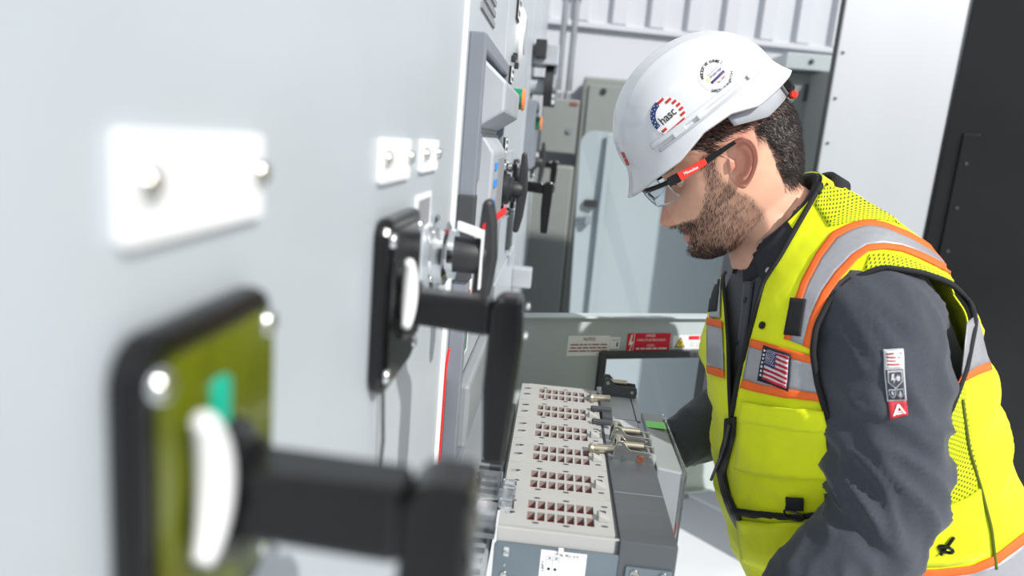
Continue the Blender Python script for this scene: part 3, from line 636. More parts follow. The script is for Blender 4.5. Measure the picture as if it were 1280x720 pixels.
YM = 1.17                                                   # the man's middle plane
man = thing('person', 'worker in a hi-vis vest and charcoal shirt leaning over the drawn-out breaker', 'person', (.78, YM, 0))
def interp(tab, t):
    """Catmull-Rom through rows of tab at parameter t in 0..len-1"""
    tab = np.asarray(tab, float); n = len(tab); i = min(int(t), n-2); u = t-i
    p0, p1, p2, p3 = tab[max(i-1, 0)], tab[i], tab[i+1], tab[min(i+2, n-1)]
    return .5*((2*p1)+(-p0+p2)*u+(2*p0-5*p1+4*p2-p3)*u*u+(-p0+3*p1-3*p2+p3)*u**3)
def nz(p, s, seed=0.): return mnoise.noise(Vector((p[0]*s+seed, p[1]*s-seed*.7, p[2]*s+seed*.3)))
def nzf(p, s, seed=0.): return mnoise.fractal(Vector((p[0]*s+seed, p[1]*s-seed*.7, p[2]*s+seed*.3)), .9, 2.1, 4)

# --- torso rings: centre x, z, forward lean (deg), front depth, back depth, half width
TORSO = [(.800, .78, 6, .215, .150, .205), (.765, .90, 9, .240, .155, .225), (.725, 1.01, 14, .248, .158, .236), (.678, 1.12, 20, .234, .160, .242),
         (.632, 1.22, 25, .213, .158, .244), (.588, 1.31, 30, .202, .150, .240), (.553, 1.370, 35, .176, .136, .226), (.526, 1.412, 40, .140, .116, .186),
         (.500, 1.443, 46, .104, .096, .132), (.480, 1.464, 50, .090, .085, .094), (.466, 1.482, 52, .080, .077, .078)]
def torso_pt(v, ph, grow=0., scale=1.):
    cx, cz, ti, af, ab_, b = interp(TORSO, v*(len(TORSO)-1)); ti = math.radians(ti)
    c, s = math.cos(ph), math.sin(ph); e = .86
    cc = math.copysign(abs(c)**e, c); ss = math.copysign(abs(s)**e, s)
    a = (af if c > 0 else ab_)*scale+grow; bb = b*scale+grow
    return Vector((cx-math.cos(ti)*a*cc, YM-bb*ss, cz-math.sin(ti)*a*cc))
def tube_loft(g, rings, closed_caps=True):
    n = len(rings[0]); vs = [p for r in rings for p in r]; fs = []
    for i in range(len(rings)-1):
        for k in range(n): fs.append((i*n+k, i*n+(k+1) % n, (i+1)*n+(k+1) % n, (i+1)*n+k))
    if closed_caps: fs.append(tuple(range(n-1, -1, -1))); fs.append(tuple((len(rings)-1)*n+k for k in range(n)))
    g.add(vs, fs)
def limb(path, radii, nseg=40, n=28, disp=None, flat=1.0):
    """rings along a smooth path; disp(s, k/n, p) displaces outwards"""
    path = [tuple(p) for p in path]; rings = []; u = None; cs = []
    for i in range(nseg+1):
        t = i/nseg*(len(path)-1); cs.append((Vector(interp(path, t)), float(interp([(r,) for r in radii], t)[0])))
    for i, (c, r) in enumerate(cs):
        d = (cs[min(i+1, nseg)][0]-cs[max(i-1, 0)][0]).normalized()
        if u is None: u = Vector((0, -1, 0)); 
        u = (u-d*u.dot(d)).normalized(); w = d.cross(u); ring = []
        for k in range(n):
            a = 2*math.pi*k/n; dr = u*math.cos(a)*flat+w*math.sin(a); p = c+dr*r
            if disp: p = p+dr*disp(i/nseg, a, p)
            ring.append(p)
        rings.append(ring)
    return rings

# --- head, in its own frame (f forward, u up, l towards his left = camera side)
HT = math.radians(32); HO = Vector((.392, YM, 1.544)); HF = Vector((-math.cos(HT), 0, -math.sin(HT))); HU = Vector((-math.sin(HT), 0, math.cos(HT))); HL = Vector((0, -1, 0))
def hw(f, u, l): return HO+HF*f+HU*u+HL*l
HEAD = [  # u, front f, back f, half width, centre f
 (-.126, .064, .000, .012, .035), (-.122, .092, -.020, .030, .034), (-.112, .105, -.045, .044, .030), (-.098, .110, -.062, .055, .022), (-.080, .109, -.076, .064, .012), (-.060, .109, -.086, .069, .004),
 (-.040, .108, -.094, .0735, .0), (-.020, .105, -.101, .0765, -.004), (.000, .1005, -.106, .0785, -.006), (.015, .100, -.109, .080, -.007), (.030, .104, -.110, .081, -.008), (.045, .108, -.109, .081, -.008),
 (.070, .105, -.105, .079, -.006), (.095, .093, -.094, .072, -.004), (.115, .072, -.075, .058, -.002), (.130, .042, -.045, .036, 0), (.136, .012, -.014, .012, 0)]
HUS = [h[0] for h in HEAD]
def gau(x, s): return math.exp(-(x/s)**2)
def head_local(t, ph):
    u, ff, fb, w, fc = interp(HEAD, t); c, s = math.cos(ph), math.sin(ph)
    ec, es = (.80, .92) if c > 0 else (.9, .9)
    cc = math.copysign(abs(c)**ec, c); ss = math.copysign(abs(s)**es, s)
    f = fc+((ff-fc) if c > 0 else (fc-fb))*cc; l = w*ss
    if c > 0:
        al = abs(l)
        if u < .028 and u > -.062:                           # nose
            k = max(0, min(1, (.024-u)/.062)); pr = .031*k**1.1
            if u < -.035: pr *= math.sqrt(max(0, 1-((-.035-u)/.0205)**2))
            wd = .0065+.011*k**2.0
            f += pr*gau(l, wd)
        f += .0045*gau(u+.064, .0055)*gau(l, .022)+.0055*gau(u+.080, .006)*gau(l, .019)-.004*gau(u+.072, .0028)*gau(l, .024)-.003*gau(u+.091, .005)*gau(l, .02)
        f += .007*gau(u+.104, .011)*gau(l, .021)
        f += .007*gau(al-.0135, .006)*gau(u+.043, .008)-.005*gau(al-.0215, .0045)*gau(u+.042, .010)
        f -= .013*gau(u-.014, .012)*gau(al-.033, .015)
        f += .0045*gau(u-.040, .008)*gau(al-.026, .024)
        l += math.copysign(.0035*gau(u+.008, .018)*gau(al-.058, .018), l)
        f -= .004*gau(u+.045, .018)*gau(al-.045, .014)
    return f, u, l
def head_pt(t, ph): return hw(*head_local(t, ph))
body = G()
HN = 72; HR = 96
tube_loft(body, [[head_pt(i/HR*(len(HEAD)-1), 2*math.pi*k/HN) for k in range(HN)] for i in range(HR+1)])
tube_loft(body, limb([hw(-.02, -.01, 0), hw(-.022, -.075, 0), (.455, YM, 1.465), (.485, YM, 1.42)], [.052, .060, .064, .078], 24, 40))
tube_loft(body, [[torso_pt(.02+.93*i/40, 2*math.pi*k/40, -.012, .86) for k in range(40)] for i in range(41)])
SH_L = Vector((.572, 1.000, 1.345)); EL_L = Vector((.596, .910, 1.10)); WR_L = Vector((.470, .900, .915))
SH_R = Vector((.572, 1.340, 1.345)); EL_R = Vector((.600, 1.43, 1.09)); WR_R = Vector((.392, 1.335, .985))
def arm(sh, el, wr):
    tube_loft(body, limb([sh+Vector((.0, (YM-sh.y)*.4, .0)), sh, sh.lerp(el, .5), el, el.lerp(wr, .5), wr, wr+(wr-el)*.12], [.055, .058, .052, .043, .042, .030, .027], 30, 20, flat=1))
arm(SH_L, EL_L, WR_L); arm(SH_R, EL_R, WR_R)
def hand(wr, dirv, palm_n, thumb_side, curl=.5, s=1.0):
    """palm and five separate bent fingers; dirv along the hand, palm_n out of the palm, thumb_side towards the thumb"""
    d = dirv.normalized(); n = (palm_n-d*palm_n.dot(d)).normalized(); t = d.cross(n); t = t if t.dot(thumb_side) > 0 else -t
    rings = []
    for k, (x, hwid, th) in enumerate(((-.01, .024, .020), (.015, .030, .018), (.045, .040, .016), (.075, .042, .014), (.092, .040, .012), (.097, .034, .008))):
        rings.append([wr+d*x*s+t*hwid*s*math.cos(a)+n*th*s*math.sin(a) for a in np.linspace(0, 2*math.pi, 20, endpoint=False)])
    tube_loft(body, rings)
    for off, ln, r in ((.031, .072, .0085), (.0105, .080, .0088), (-.0105, .074, .0084), (-.031, .058, .0076)):
        p = wr+d*.085*s+t*off*s; a = 0; pts = [p-d*.02*s]; pts.append(p); rr = [r, r]
        for j, fr in enumerate((.45, .32, .23)):
            a += curl*(.75 if j == 0 else 1.0); dd_ = d*math.cos(a)+n*math.sin(a)+t*off*.6; p = p+dd_.normalized()*ln*fr*s; pts.append(p); rr.append(r*(1-.10*(j+1)))
        pp = []; rad = []
        for i in range(17): q = i/16*(len(pts)-1); pp.append(Vector(interp([tuple(x) for x in pts], q))); rad.append(float(interp([(x,) for x in rr], q)[0])*s)
        body.tube(pp, rad, 12)
    p = wr+d*.020*s+t*.026*s; th = [p, p+(t*.75+d*.65+n*.25).normalized()*.042*s, p+(t*.75+d*.65+n*.25).normalized()*.042*s+(d*.9+t*.2+n*.45).normalized()*.032*s]
    th.append(th[-1]+(d*.85-t*.1+n*.6).normalized()*.024*s)
    pp = [Vector(interp([tuple(x) for x in th], i/14*3)) for i in range(15)]
    body.tube(pp, [float(interp([(.014,), (.0115,), (.0098,), (.0072,)], i/14*3)[0])*s for i in range(15)], 12)
hand(WR_L, Vector((-.75, .16, -.60)), Vector((.35, .25, -.9)), Vector((-.2, 1, .2)), .45)
hand(WR_R, Vector((-.95, .05, -.05)), Vector((-.1, -.2, -1)), Vector((-.2, -1, 0)), 1.05, .95)
for sgn in (-1, 1):                                          # legs
    hip = Vector((.80, YM+sgn*.10, .84)); kn = Vector((.755, YM+sgn*.13, .47)); an = Vector((.80, YM+sgn*.14, .09))
    tube_loft(body, limb([hip+Vector((0, 0, .08)), hip, kn, kn.lerp(an, .4), an, an-ZA*.04], [.095, .10, .062, .060, .042, .04], 30, 20))
raw = body.build('body_raw', 'skin', None)
rm = raw.modifiers.new('rm', 'REMESH'); rm.mode = 'VOXEL'; rm.voxel_size = .0027; rm.use_smooth_shade = True
sm = raw.modifiers.new('sm', 'SMOOTH'); sm.factor = .5; sm.iterations = 2
dg = bpy.context.evaluated_depsgraph_get(); dg.update()
bmesh_body = bpy.data.meshes.new_from_object(raw.evaluated_get(dg)); bpy.data.objects.remove(raw)
# ears: outer rim, hollow and lobe, joined to the same mesh
def ear(side):
    rings = []; NA = 40
    def outline(a):                                          # a=0 is the front at the canal, runs over the top to the lobe
        r = 1+.10*math.cos(a-2.0); x = -.0185*math.cos(a)*r; y = .034*math.sin(a)*(1.0 if math.sin(a) > 0 else 1.02)
        if y < 0: x *= 1-.22*(-y/.034)
        return x, y
    prof = ((.0, .0035), (.22, .003), (.42, .004), (.50, .011), (.58, .0165), (.68, .0150), (.78, .0095), (.86, .0185), (.94, .0215), (1.0, .016), (.97, .004), (.80, .000), (.45, -.006))
    vs = []; fs = []
    for (r, h) in prof:
        for k in range(NA):
            a = 2*math.pi*k/NA; x, y = outline(a); back = max(0, -math.cos(a))
            hh = h; xx = x*r
            if .55 < r < .86 and y*r < -.006: hh = h+.003                      # antitragus and lobe flesh
            fr_ = max(0, -math.cos(a))                                            # the front of the ear runs into the cheek
            if r > .45: hh = hh*(1-.92*min(1, fr_*1.5))
            if .45 < r < .9 and fr_ > .8 and -.45 < math.sin(a) < .25: hh = .0070   # tragus
            fl = .25+.75*max(0, min(1, (xx*-1+.0185)/.037))                      # rim stands off more at the back
            bx = -.012-xx*-1.0 if False else xx
            b = -(bx)                                                             # back direction: -f
            f = .002+bx*1.05; u = .002+y*r*1.08
            back_amt = max(0, (-.0-bx)/.02)
            l = .0775+(hh)*1.0+back_amt*.010
            ff = f*1.0; tl = math.radians(24)
            f2 = ff*math.cos(tl)-u*math.sin(tl); u2 = ff*math.sin(tl)+u*math.cos(tl)
            vs.append(hw(f2, u2, side*l))
    m = len(prof)
    for i in range(m-1):
        for k in range(NA): fs.append((i*NA+k, i*NA+(k+1) % NA, (i+1)*NA+(k+1) % NA, (i+1)*NA+k))
    return vs, fs
bm = bmesh.new(); bm.from_mesh(bmesh_body)
for sd in (1, -1):
    vs_, fs_ = ear(sd); nv = [bm.verts.new(v) for v in vs_]
    for f in fs_:
        try: bm.faces.new([nv[i] for i in (f if sd > 0 else reversed(f))])
        except ValueError: pass
    bm.verts.index_update()
for f in bm.faces: f.smooth = True
bm.to_mesh(bmesh_body); bm.free()
HINV = Matrix((HF, HU, HL))
def hloc(p): d = Vector(p)-HO; return d.dot(HF), d.dot(HU), d.dot(HL)
def beard_amt(f, u, l):
    """1 inside the beard outline, fading at its edge"""
    al = abs(l)
    if f < -.03 or u < -.15 or u > .036: return 0.
    fr_ = np.interp(u, [-.060, -.055, -.048, -.038, -.010, .034], [.20, .112, .090, .078, .062, .052])
    bk_ = np.interp(u, [-.140, -.110, -.080, -.050, -.030, 0, .034], [.010, -.004, -.010, .004, .020, .030, .022])
    a = max(0, min(1, (fr_-f)/.008))*max(0, min(1, (f-bk_)/.010))
    if al < .040 and -.068 < u < -.049 and f > .080: a = max(a, 1.)                                  # moustache
    if al < .019 and -.083 < u < -.0670 and f > .09: a = 0                                          # lips
    if u < -.118: a *= max(0, 1-(-.118-u)/.03)
    return a
at1 = bmesh_body.attributes.new('stubble', 'FLOAT', 'POINT'); at2 = bmesh_body.attributes.new('flush', 'FLOAT', 'POINT')
v1 = np.zeros(len(bmesh_body.vertices)); v2 = np.zeros(len(bmesh_body.vertices))
for i, v in enumerate(bmesh_body.vertices):
    f, u, l = hloc(v.co)
    if abs(f) < .2 and abs(u) < .17 and abs(l) < .11:
        v1[i] = .62*beard_amt(f, u, l)
        if abs(l) > .076: v2[i] = .55*min(1, (abs(l)-.076)/.008)
        if f > .098 and abs(l) < .022 and -.084 < u < -.0645: v2[i] = .6
        if f > .118: v2[i] = .25
at1.data.foreach_set('value', v1.astype(np.float32)); at2.data.foreach_set('value', v2.astype(np.float32))
bmesh_body.materials.clear(); bmesh_body.materials.append(MATS['skin']); bmesh_body.name = 'body'
bo = bpy.data.objects.new('body', bmesh_body); COL.objects.link(bo); attach(bo, man)
for sd in (1, -1):
    e = G().lathe(hw(.083, .0155, sd*.033), HF, [(.0005, -.0118), (.006, -.0102), (.0102, -.006), (.0118, 0), (.0102, .006), (.006, .0102), (.0005, .0118)], 18).build('eye', 'eye_white', man, smooth=2)
    G().lathe(hw(.083, .0155, sd*.033)+(HF*.92-HU*.38)*.0095, HF*.92-HU*.38, [(.0055, 0), (.005, .0015), (.0015, .0026)], 14).build('iris', 'eye_iris', e, smooth=2)
    lidg = G(); N1 = 10
    for (a0, a1, r) in ((-.15, 1.5, .0129), (-1.5, -.55, .0127)):        # upper and lower lids, eyes cast down
        vs_ = []; fs_ = []
        for i in range(7):
            el_ = a0+(a1-a0)*i/6
            for k in range(N1+1):
                az = -1.35+2.7*k/N1; vs_.append(hw(.083, .0155, sd*.033)+HF*r*math.cos(el_)*math.cos(az)+HL*r*math.cos(el_)*math.sin(az)+HU*r*math.sin(el_))
        for i in range(6):
            for k in range(N1): fs_.append((i*(N1+1)+k, i*(N1+1)+k+1, (i+1)*(N1+1)+k+1, (i+1)*(N1+1)+k))
        lidg.add(vs_, fs_)
    lo = lidg.build('eyelid', 'skin', e, smooth=2)

# hair and beard as real strands
def strands(name, mat, picks, parent, length, width, flow, curl, lift):
    g = G()
    for (p, n) in picks:
        fl = flow(p, n); fl = (fl-n*fl.dot(n)); fl = fl.normalized() if fl.length > 1e-6 else n.orthogonal()
        sd_ = n.cross(fl).normalized(); L = length*random.uniform(.6, 1.25); w = width*random.uniform(.7, 1.2)
        ph = random.uniform(0, 6.28); cu = curl*random.uniform(.4, 1.3); pts = []; q = p-n*.001
        for j in range(5):
            t = j/4; pts.append(q+fl*L*t+n*(lift*L*math.sin(t*2.2)+.0015*t)+sd_*cu*math.sin(ph+t*4.2)+n*cu*.5*math.cos(ph+t*4.2)*t)
        base = len(g.v)
        for j, c in enumerate(pts):
            ww = w*(1-.75*(j/4)**2); nn_ = (sd_+n*random.uniform(-.5, .5)).normalized(); g.v.append(tuple(c-nn_*ww)); g.v.append(tuple(c+nn_*ww))
        for j in range(4): g.f.append((base+2*j, base+2*j+1, base+2*j+3, base+2*j+2))
    return g.build(name, mat, parent, smooth=2, recalc=False)
def head_sample(n_try, test):
    out = []
    for _ in range(n_try):
        t = random.uniform(.5, len(HEAD)-2.2); ph = random.uniform(0, 2*math.pi); f, u, l = head_local(t, ph)
        k = test(f, u, l)
        if random.random() < k:
            p = hw(f, u, l); a = head_pt(t+.08, ph)-head_pt(t-.08, ph); b = head_pt(t, ph+.05)-head_pt(t, ph-.05); n = b.cross(a).normalized()
            if n.dot(p-hw(0, u, 0)) < 0: n = -n
            out.append((p, n))
    return out
def under_strap(f, u, l):
    d = hw(f, u, l)-Vector((.3512, YM, 1.5876)); t = math.radians(44); kf = -d.x*math.cos(t)-d.z*math.sin(t); ku = -d.x*math.sin(t)+d.z*math.cos(t)
    return ku > .03 or (ku > -.024 and kf < -.035)
def hair_amt(f, u, l):
    """hairline: sideburn before the ear, round over the ear, down to the nape"""
    if u > .105: return 0.
    if f > .075: return 0.
    if f > .027: return 1. if u > .030+(f-.027)*.75 else 0.
    if f > -.034: return 1. if u > .046 else 0.
    low = -.058-.02*((-f-.03)/.07) if f < -.04 else -.035
    if -.045 < f <= -.034: low = .02
    return max(0., min(1., (u-low)/.012))
def hflow(p, n):
    f, u, l = hloc(p)
    return -HU*(.75 if f < -.02 else .55)-HF*(.65 if f > -.06 else .1)+HL*.25*math.sin(f*90)+HF*.35*math.sin(u*130+l*60)
cap = G()                                                    # close-cropped underlayer
bmc = []
hr = strands('hair', 'hair_brown', head_sample(34000, lambda f, u, l: 0. if under_strap(f, u, l) else hair_amt(f, u, l)), man, .018, .00042, hflow, .0022, .35)
def bflow(p, n):
    f, u, l = hloc(p); return -HU*.8+HF*(.5 if f < .08 else .2)+HL*.1*math.sin(u*200)
be = strands('beard', 'beard_brown', head_sample(26000, lambda f, u, l: .74*beard_amt(f, u, l)), man, .0070, .00024, bflow, .0009, .35)
def tash_amt(f, u, l):
    al = abs(l)
    if al < .040 and -.0685 < u < -.049 and f > .080: return 1.
    if u < -.084 and f > .070 and al < .045: return .6
    return .5 if (.019 <= al < .034 and -.090 < u < -.060 and f > .075) else 0.
strands('moustache', 'beard_brown', head_sample(22000, tash_amt), man, .0085, .00030, lambda p, n: -HU*.8+HL*(.5 if hloc(p)[2] > 0 else -.5), .0008, .30)
def brow_amt(f, u, l): return 1. if .030 < u-.10*abs(abs(l)-.03) < .040 and .014 < abs(l) < .052 and f > .05 else 0.
strands('eyebrow', 'hair_brown', head_sample(26000, brow_amt), man, .010, .0003, lambda p, n: HL*(1 if hloc(p)[2] > 0 else -1)+HU*.3, .0006, .2)
# scalp tint under the strands
hv = np.array([hair_amt(*hloc(v.co))*.9 if (hloc(v.co)[0] < .08 and abs(hloc(v.co)[2]) < .0825 and -.08 < hloc(v.co)[1] < .14 and abs(hloc(v.co)[0]) < .13) else 0. for v in bmesh_body.vertices])
at1.data.foreach_set('value', np.maximum(v1, hv).astype(np.float32))

# --- clothes
def shirt_disp(s, a, p):
    e = gau(s-.52, .16); d = .0050*nzf(p, 9, 3.)+.0022*nzf(p, 20, 8.)
    rg = 1-abs(mnoise.noise(Vector((s*13+1.4*math.sin(a), math.cos(a)*1.1+s*2, math.sin(a)*1.1+4))))
    d += (.0035+.0065*e+.004*gau(s-.30, .12))*(rg**5-.25)
    w = Vector(p); q = w.z*1.0+.55*w.x+.35*w.y+.03*nz(p, 9, 1.)
    d += (.0012+.0075*e)*math.sin(q*95+5*nz(p, 6, 5.))*min(1, max(0, .1+2.2*nz(p, 7, 11.)))*(1 if s > .12 else s/.12)
    return d
def sleeve(name, sh, el, wr, rr, tuck):
    dr = (wr-el).normalized()
    rings = limb([sh+Vector((-.005, (YM-sh.y)*tuck, .012)), sh, sh.lerp(el, .5)+Vector((.006, 0, 0)), el, el.lerp(wr, .5), wr-dr*.01], rr, 110, 80, shirt_disp)
    g = G(); tube_loft(g, rings, False); o = g.build(name, 'shirt', man, smooth=2)
    cu = limb([wr-dr*.05, wr-dr*.01, wr+dr*.012], [.043, .044, .043], 12, 40); g = G(); tube_loft(g, cu, False)
    c = g.build('cuff', 'shirt', o, smooth=2); so = c.modifiers.new('s', 'SOLIDIFY'); so.thickness = .003
    return o
slL = sleeve('sleeve', SH_L+Vector((.004, -.012, 0)), EL_L, WR_L, [.070, .083, .080, .066, .060, .044], .45)
slR = sleeve('sleeve', SH_R, EL_R, WR_R, [.070, .083, .080, .074, .066, .048], .45)
g = G(); NV, NP = 70, 96
tube_loft(g, [[torso_pt(.08+.86*i/NV, 2*math.pi*k/NP, -.004, .94) for k in range(NP)] for i in range(NV+1)], False)
shirt = g.build('shirt', 'shirt', man, smooth=2)
for sgn in (-1, 1):
    hip = Vector((.80, YM+sgn*.095, .86)); kn = Vector((.755, YM+sgn*.13, .47)); an = Vector((.80, YM+sgn*.14, .07))
    g = G(); tube_loft(g, limb([hip+Vector((0, 0, .10)), hip, kn, kn.lerp(an, .5), an], [.115, .118, .088, .08, .078], 60, 40, lambda s, a, p: .006*nzf(p, 7, 2.)+.003*math.sin(p.z*60+4*nz(p, 6))), False)
    g.build('trouser_leg', 'trousers', man, smooth=2)
    g = G(); rings = []
    for (x, zc, hw_, hh) in ((.07, .05, .03, .04), (.055, .055, .042, .052), (.0, .07, .046, .068), (-.06, .055, .05, .052), (-.13, .042, .05, .040), (-.18, .034, .044, .032), (-.205, .028, .026, .024)):
        rings.append([Vector((an.x+x, an.y+hw_*math.cos(a), max(.0, zc+hh*math.sin(a)))) for a in np.linspace(0, 2*math.pi, 24, endpoint=False)])
    tube_loft(g, rings); g.build('boot', 'boot', man, smooth=2)

# vest
def vest_disp(p, v, ph):
    low = max(0, 1-v*1.5)
    d = .006*nzf(p, 6, 4.)+.0022*nzf(p, 17, 9.)
    rg = 1-abs(mnoise.noise(Vector((p.x*7, p.y*6+3, p.z*11-p.x*4))))
    d += .006*(rg**5-.25)*(1 if v < .62 else max(0, 1-(v-.62)/.2))
    q = p.z*1.0-.8*p.x+.5*p.y
    d += .0040*math.sin(q*55+3.5*nz(p, 5, 2.))*(.3+.7*abs(nz(p, 5, 7.)))
    return d*(.55+.45*min(1, (1-v)*2))+.010*low
NV, NP = 230, 360
def vest_pt(v, ph):
    p = torso_pt(v, ph, .008); c = interp(TORSO, v*(len(TORSO)-1)); o = (p-Vector((c[0], YM, c[1]))).normalized()
    return p+o*vest_disp(p, v, ph)
vv = [[vest_pt(.02+.93*i/NV, 2*math.pi*k/NP) for k in range(NP)] for i in range(NV+1)]
g = G(); tube_loft(g, vv, False)
VBVH = BVHTree.FromPolygons([tuple(v) for v in g.v], g.f)
def inpoly(x, y, poly):
    c = False; n = len(poly)
    for i in range(n):
        x0, y0 = poly[i]; x1, y1 = poly[i-1]
        if (y0 > y) != (y1 > y) and x < (x1-x0)*(y-y0)/(y1-y0)+x0: c = not c
    return c
ARMHOLE = [(1102, 335), (1062, 351), (1036, 378), (1020, 410), (1016, 440), (1022, 480), (1034, 520), (1070, 556), (1130, 560), (1186, 516), (1206, 462), (1218, 400), (1211, 375), (1185, 353), (1150, 341)]
NECK = [(1000, 180), (1040, 214), (1022, 240), (998, 280), (976, 320), (955, 352), (938, 415), (924, 470), (914, 525), (911, 480), (909, 430), (906, 385), (900, 335), (905, 300), (925, 250)]
keep = []
dele = np.zeros(len(g.v), bool)
for i in range(NV+1):
    for k in range(NP):
        p = vv[i][k]; ph = 2*math.pi*k/NP; idx = i*NP+k
        near = Vector((p.x, YM-abs(p.y-YM), p.z)); x, y = proj(near)
        if inpoly(x, y, ARMHOLE) and abs(p.y-YM) > .08: dele[idx] = True
        x, y = proj(p)
        if (ph < 1.5 or ph > 5.2) and inpoly(x, y, NECK): dele[idx] = True
faces = [f for f in g.f if not any(dele[j] for j in f)]
g2 = G(); g2.v = g.v; g2.f = faces
vest = g2.build('vest', 'vest_yellow', man, smooth=2, recalc=False)
bm = bmesh.new(); bm.from_mesh(vest.data)
loose = [v for v in bm.verts if not v.link_faces]; bmesh.ops.delete(bm, geom=loose, context='VERTS'); bmesh.ops.recalc_face_normals(bm, faces=bm.faces); bm.to_mesh(vest.data); bm.free()
so = vest.modifiers.new('thick', 'SOLIDIFY'); so.thickness = .0025; so.offset = -1

def resamp(pl, n):
    pl = np.array(pl, float); d = np.r_[0, np.cumsum(np.hypot(*np.diff(pl, axis=0).T))]; t = np.linspace(0, d[-1], n)
    return np.c_[np.interp(t, d, pl[:, 0]), np.interp(t, d, pl[:, 1])], d[-1]
def cast(bvh, px, py, guess=1.05):
    d = Vector(ray(px, py)).normalized(); h = bvh.ray_cast(Vector(CAM), d)
    if h[0] is not None: n = h[1]; return h[0], (n if n.dot(d) < 0 else -n)
    q = Vector(ony(px, py, guess if px > 930 or py < 300 else 1.32)); h = bvh.find_nearest(q); n = h[1]; return h[0], (n if n.dot(d) < 0 else -n)
def drape(name, A, B, mat, bvh, parent, lift=.0015, nl=28, nw=6, thick=.0012, mirror=False, mshift=.05):
    """a strip of cloth between two edge lines, laid onto a garment's surface"""
    pa, L = resamp(A, nl); pb, _ = resamp(B, nl); vs = []; uv = []; W = float(np.mean(np.hypot(*(pa-pb).T)))
    for i in range(nl):
        for j in range(nw):
            q = pa[i]+(pb[i]-pa[i])*j/(nw-1); p, n = cast(bvh, q[0], q[1]); vs.append(p+n*lift); uv.append((i/(nl-1)*L/850, j/(nw-1)*W/850))
    fs = [(i*nw+j, i*nw+j+1, (i+1)*nw+j+1, (i+1)*nw+j) for i in range(nl-1) for j in range(nw-1)]
    outs = []
    for mi in ((False, True) if mirror else (False,)):
        pv = vs
        if mi:
            pv = []
            for p in vs:
                h = bvh.find_nearest(Vector((p.x, 2*YM-p.y+mshift, p.z))); o_ = Vector(h[0]); n = h[1]; n = n if n.dot(o_-Vector((.62, YM, o_.z))) > 0 else -n; pv.append(o_+n*lift)
        gg = G(); gg.add(pv, [tuple(reversed(f)) for f in fs] if mi else fs); o = gg.build(name, mat, parent, smooth=2, recalc=False)
        ul = o.data.uv_layers.new(name='uv')
        for lp in o.data.loops: ul.data[lp.index].uv = uv[lp.vertex_index]
        s_ = o.modifiers.new('thick', 'SOLIDIFY'); s_.thickness = thick; s_.offset = 0
        outs.append(o)
    return outs[0]
def cord(name, pl, r, mat, bvh, parent, lift=.002, n=60, closed=False, mirror=False, nn=8):
    pa, _ = resamp(list(pl)+([pl[0]] if closed else []), n+1 if closed else n); pts = []
    for q in (pa[:-1] if closed else pa): p, nrm = cast(bvh, q[0], q[1]); pts.append(p+nrm*lift)
    for _ in range(2): pts = [((pts[i-1]+pts[i]*2+pts[(i+1) % len(pts)])/4 if (closed or 0 < i < len(pts)-1) else pts[i]) for i in range(len(pts))]
    o = None
    for mi in ((False, True) if mirror else (False,)):
        pp = [Vector((p.x, 2*YM-p.y, p.z)) for p in pts] if mi else pts
        gg = G(); gg.tube(pp, r, nn, closed); oo = gg.build(name, mat, parent, smooth=2); o = o or oo
    return o
cord('armhole_binding', ARMHOLE, .0042, 'binding_black', VBVH, vest, .0015, 120, True, True)
cord('front_binding', [(1034, 214), (1020, 242), (998, 280), (976, 320), (955, 352), (938, 415), (924, 470), (914, 525)], .0040, 'binding_black', VBVH, vest, .001, 60)
cord('front_binding', [(903, 338), (908, 385), (911, 430), (912, 480), (914, 525)], .0032, 'binding_black', VBVH, vest, .001, 50)
S = lambda *a, **k: drape(*a, VBVH, vest, **k)
# shoulder strap: orange, silver, orange over the shoulder and down the chest
oL = [(1196, 330), (1165, 308), (1135, 291), (1105, 279), (1083, 275), (1060, 281), (1040, 291), (1020, 318), (1002, 352), (990, 388), (981, 424)]
oL2 = [(1194, 336), (1163, 314), (1135, 298), (1106, 286), (1085, 282), (1064, 288), (1046, 298), (1027, 323), (1010, 356), (998, 392), (989, 426)]
oR = [(1206, 346), (1180, 331), (1150, 316), (1128, 308), (1105, 305), (1084, 307), (1066, 318), (1045, 340), (1028, 364), (1014, 396), (1004, 432)]
oR2 = [(1204, 353), (1178, 338), (1150, 324), (1128, 315), (1106, 312), (1087, 314), (1072, 325), (1053, 346), (1037, 369), (1023, 398), (1013, 436)]
S('orange_stripe', oL, oL2, 'vest_orange', mirror=True, lift=.0022, nl=40, nw=4)
S('orange_stripe', oR, oR2, 'vest_orange', mirror=True, lift=.0022, nl=40, nw=4)
S('silver_stripe', oL2, oR, 'vest_silver', mirror=True, lift=.0018, nl=40, nw=8)
# chest band
cA = [(941, 424), (960, 429), (985, 436), (1016, 444)]; cB = [(938, 433), (958, 439), (985, 446), (1019, 455)]
cC = [(930, 474), (955, 480), (985, 486), (1026, 492)]; cD = [(927, 484), (952, 490), (985, 497), (1030, 502)]
S('orange_stripe', cA, cB, 'vest_orange', mirror=True, lift=.0030, nw=4); S('orange_stripe', cC, cD, 'vest_orange', mirror=True, lift=.0030, nw=4); S('silver_stripe', cB, cC, 'vest_silver', mirror=True, lift=.0026, nw=8)
# band on the back behind the arm
bA = [(1207, 405), (1214, 398), (1221, 398)]; bB = [(1200, 470), (1222, 457), (1236, 453)]; bC = [(1194, 482), (1222, 468), (1239, 463)]
S('silver_stripe', bA, bB, 'vest_silver', lift=.0018, nw=8, mirror=True); S('orange_stripe', bB, bC, 'vest_orange', lift=.002, nw=4, mirror=True)
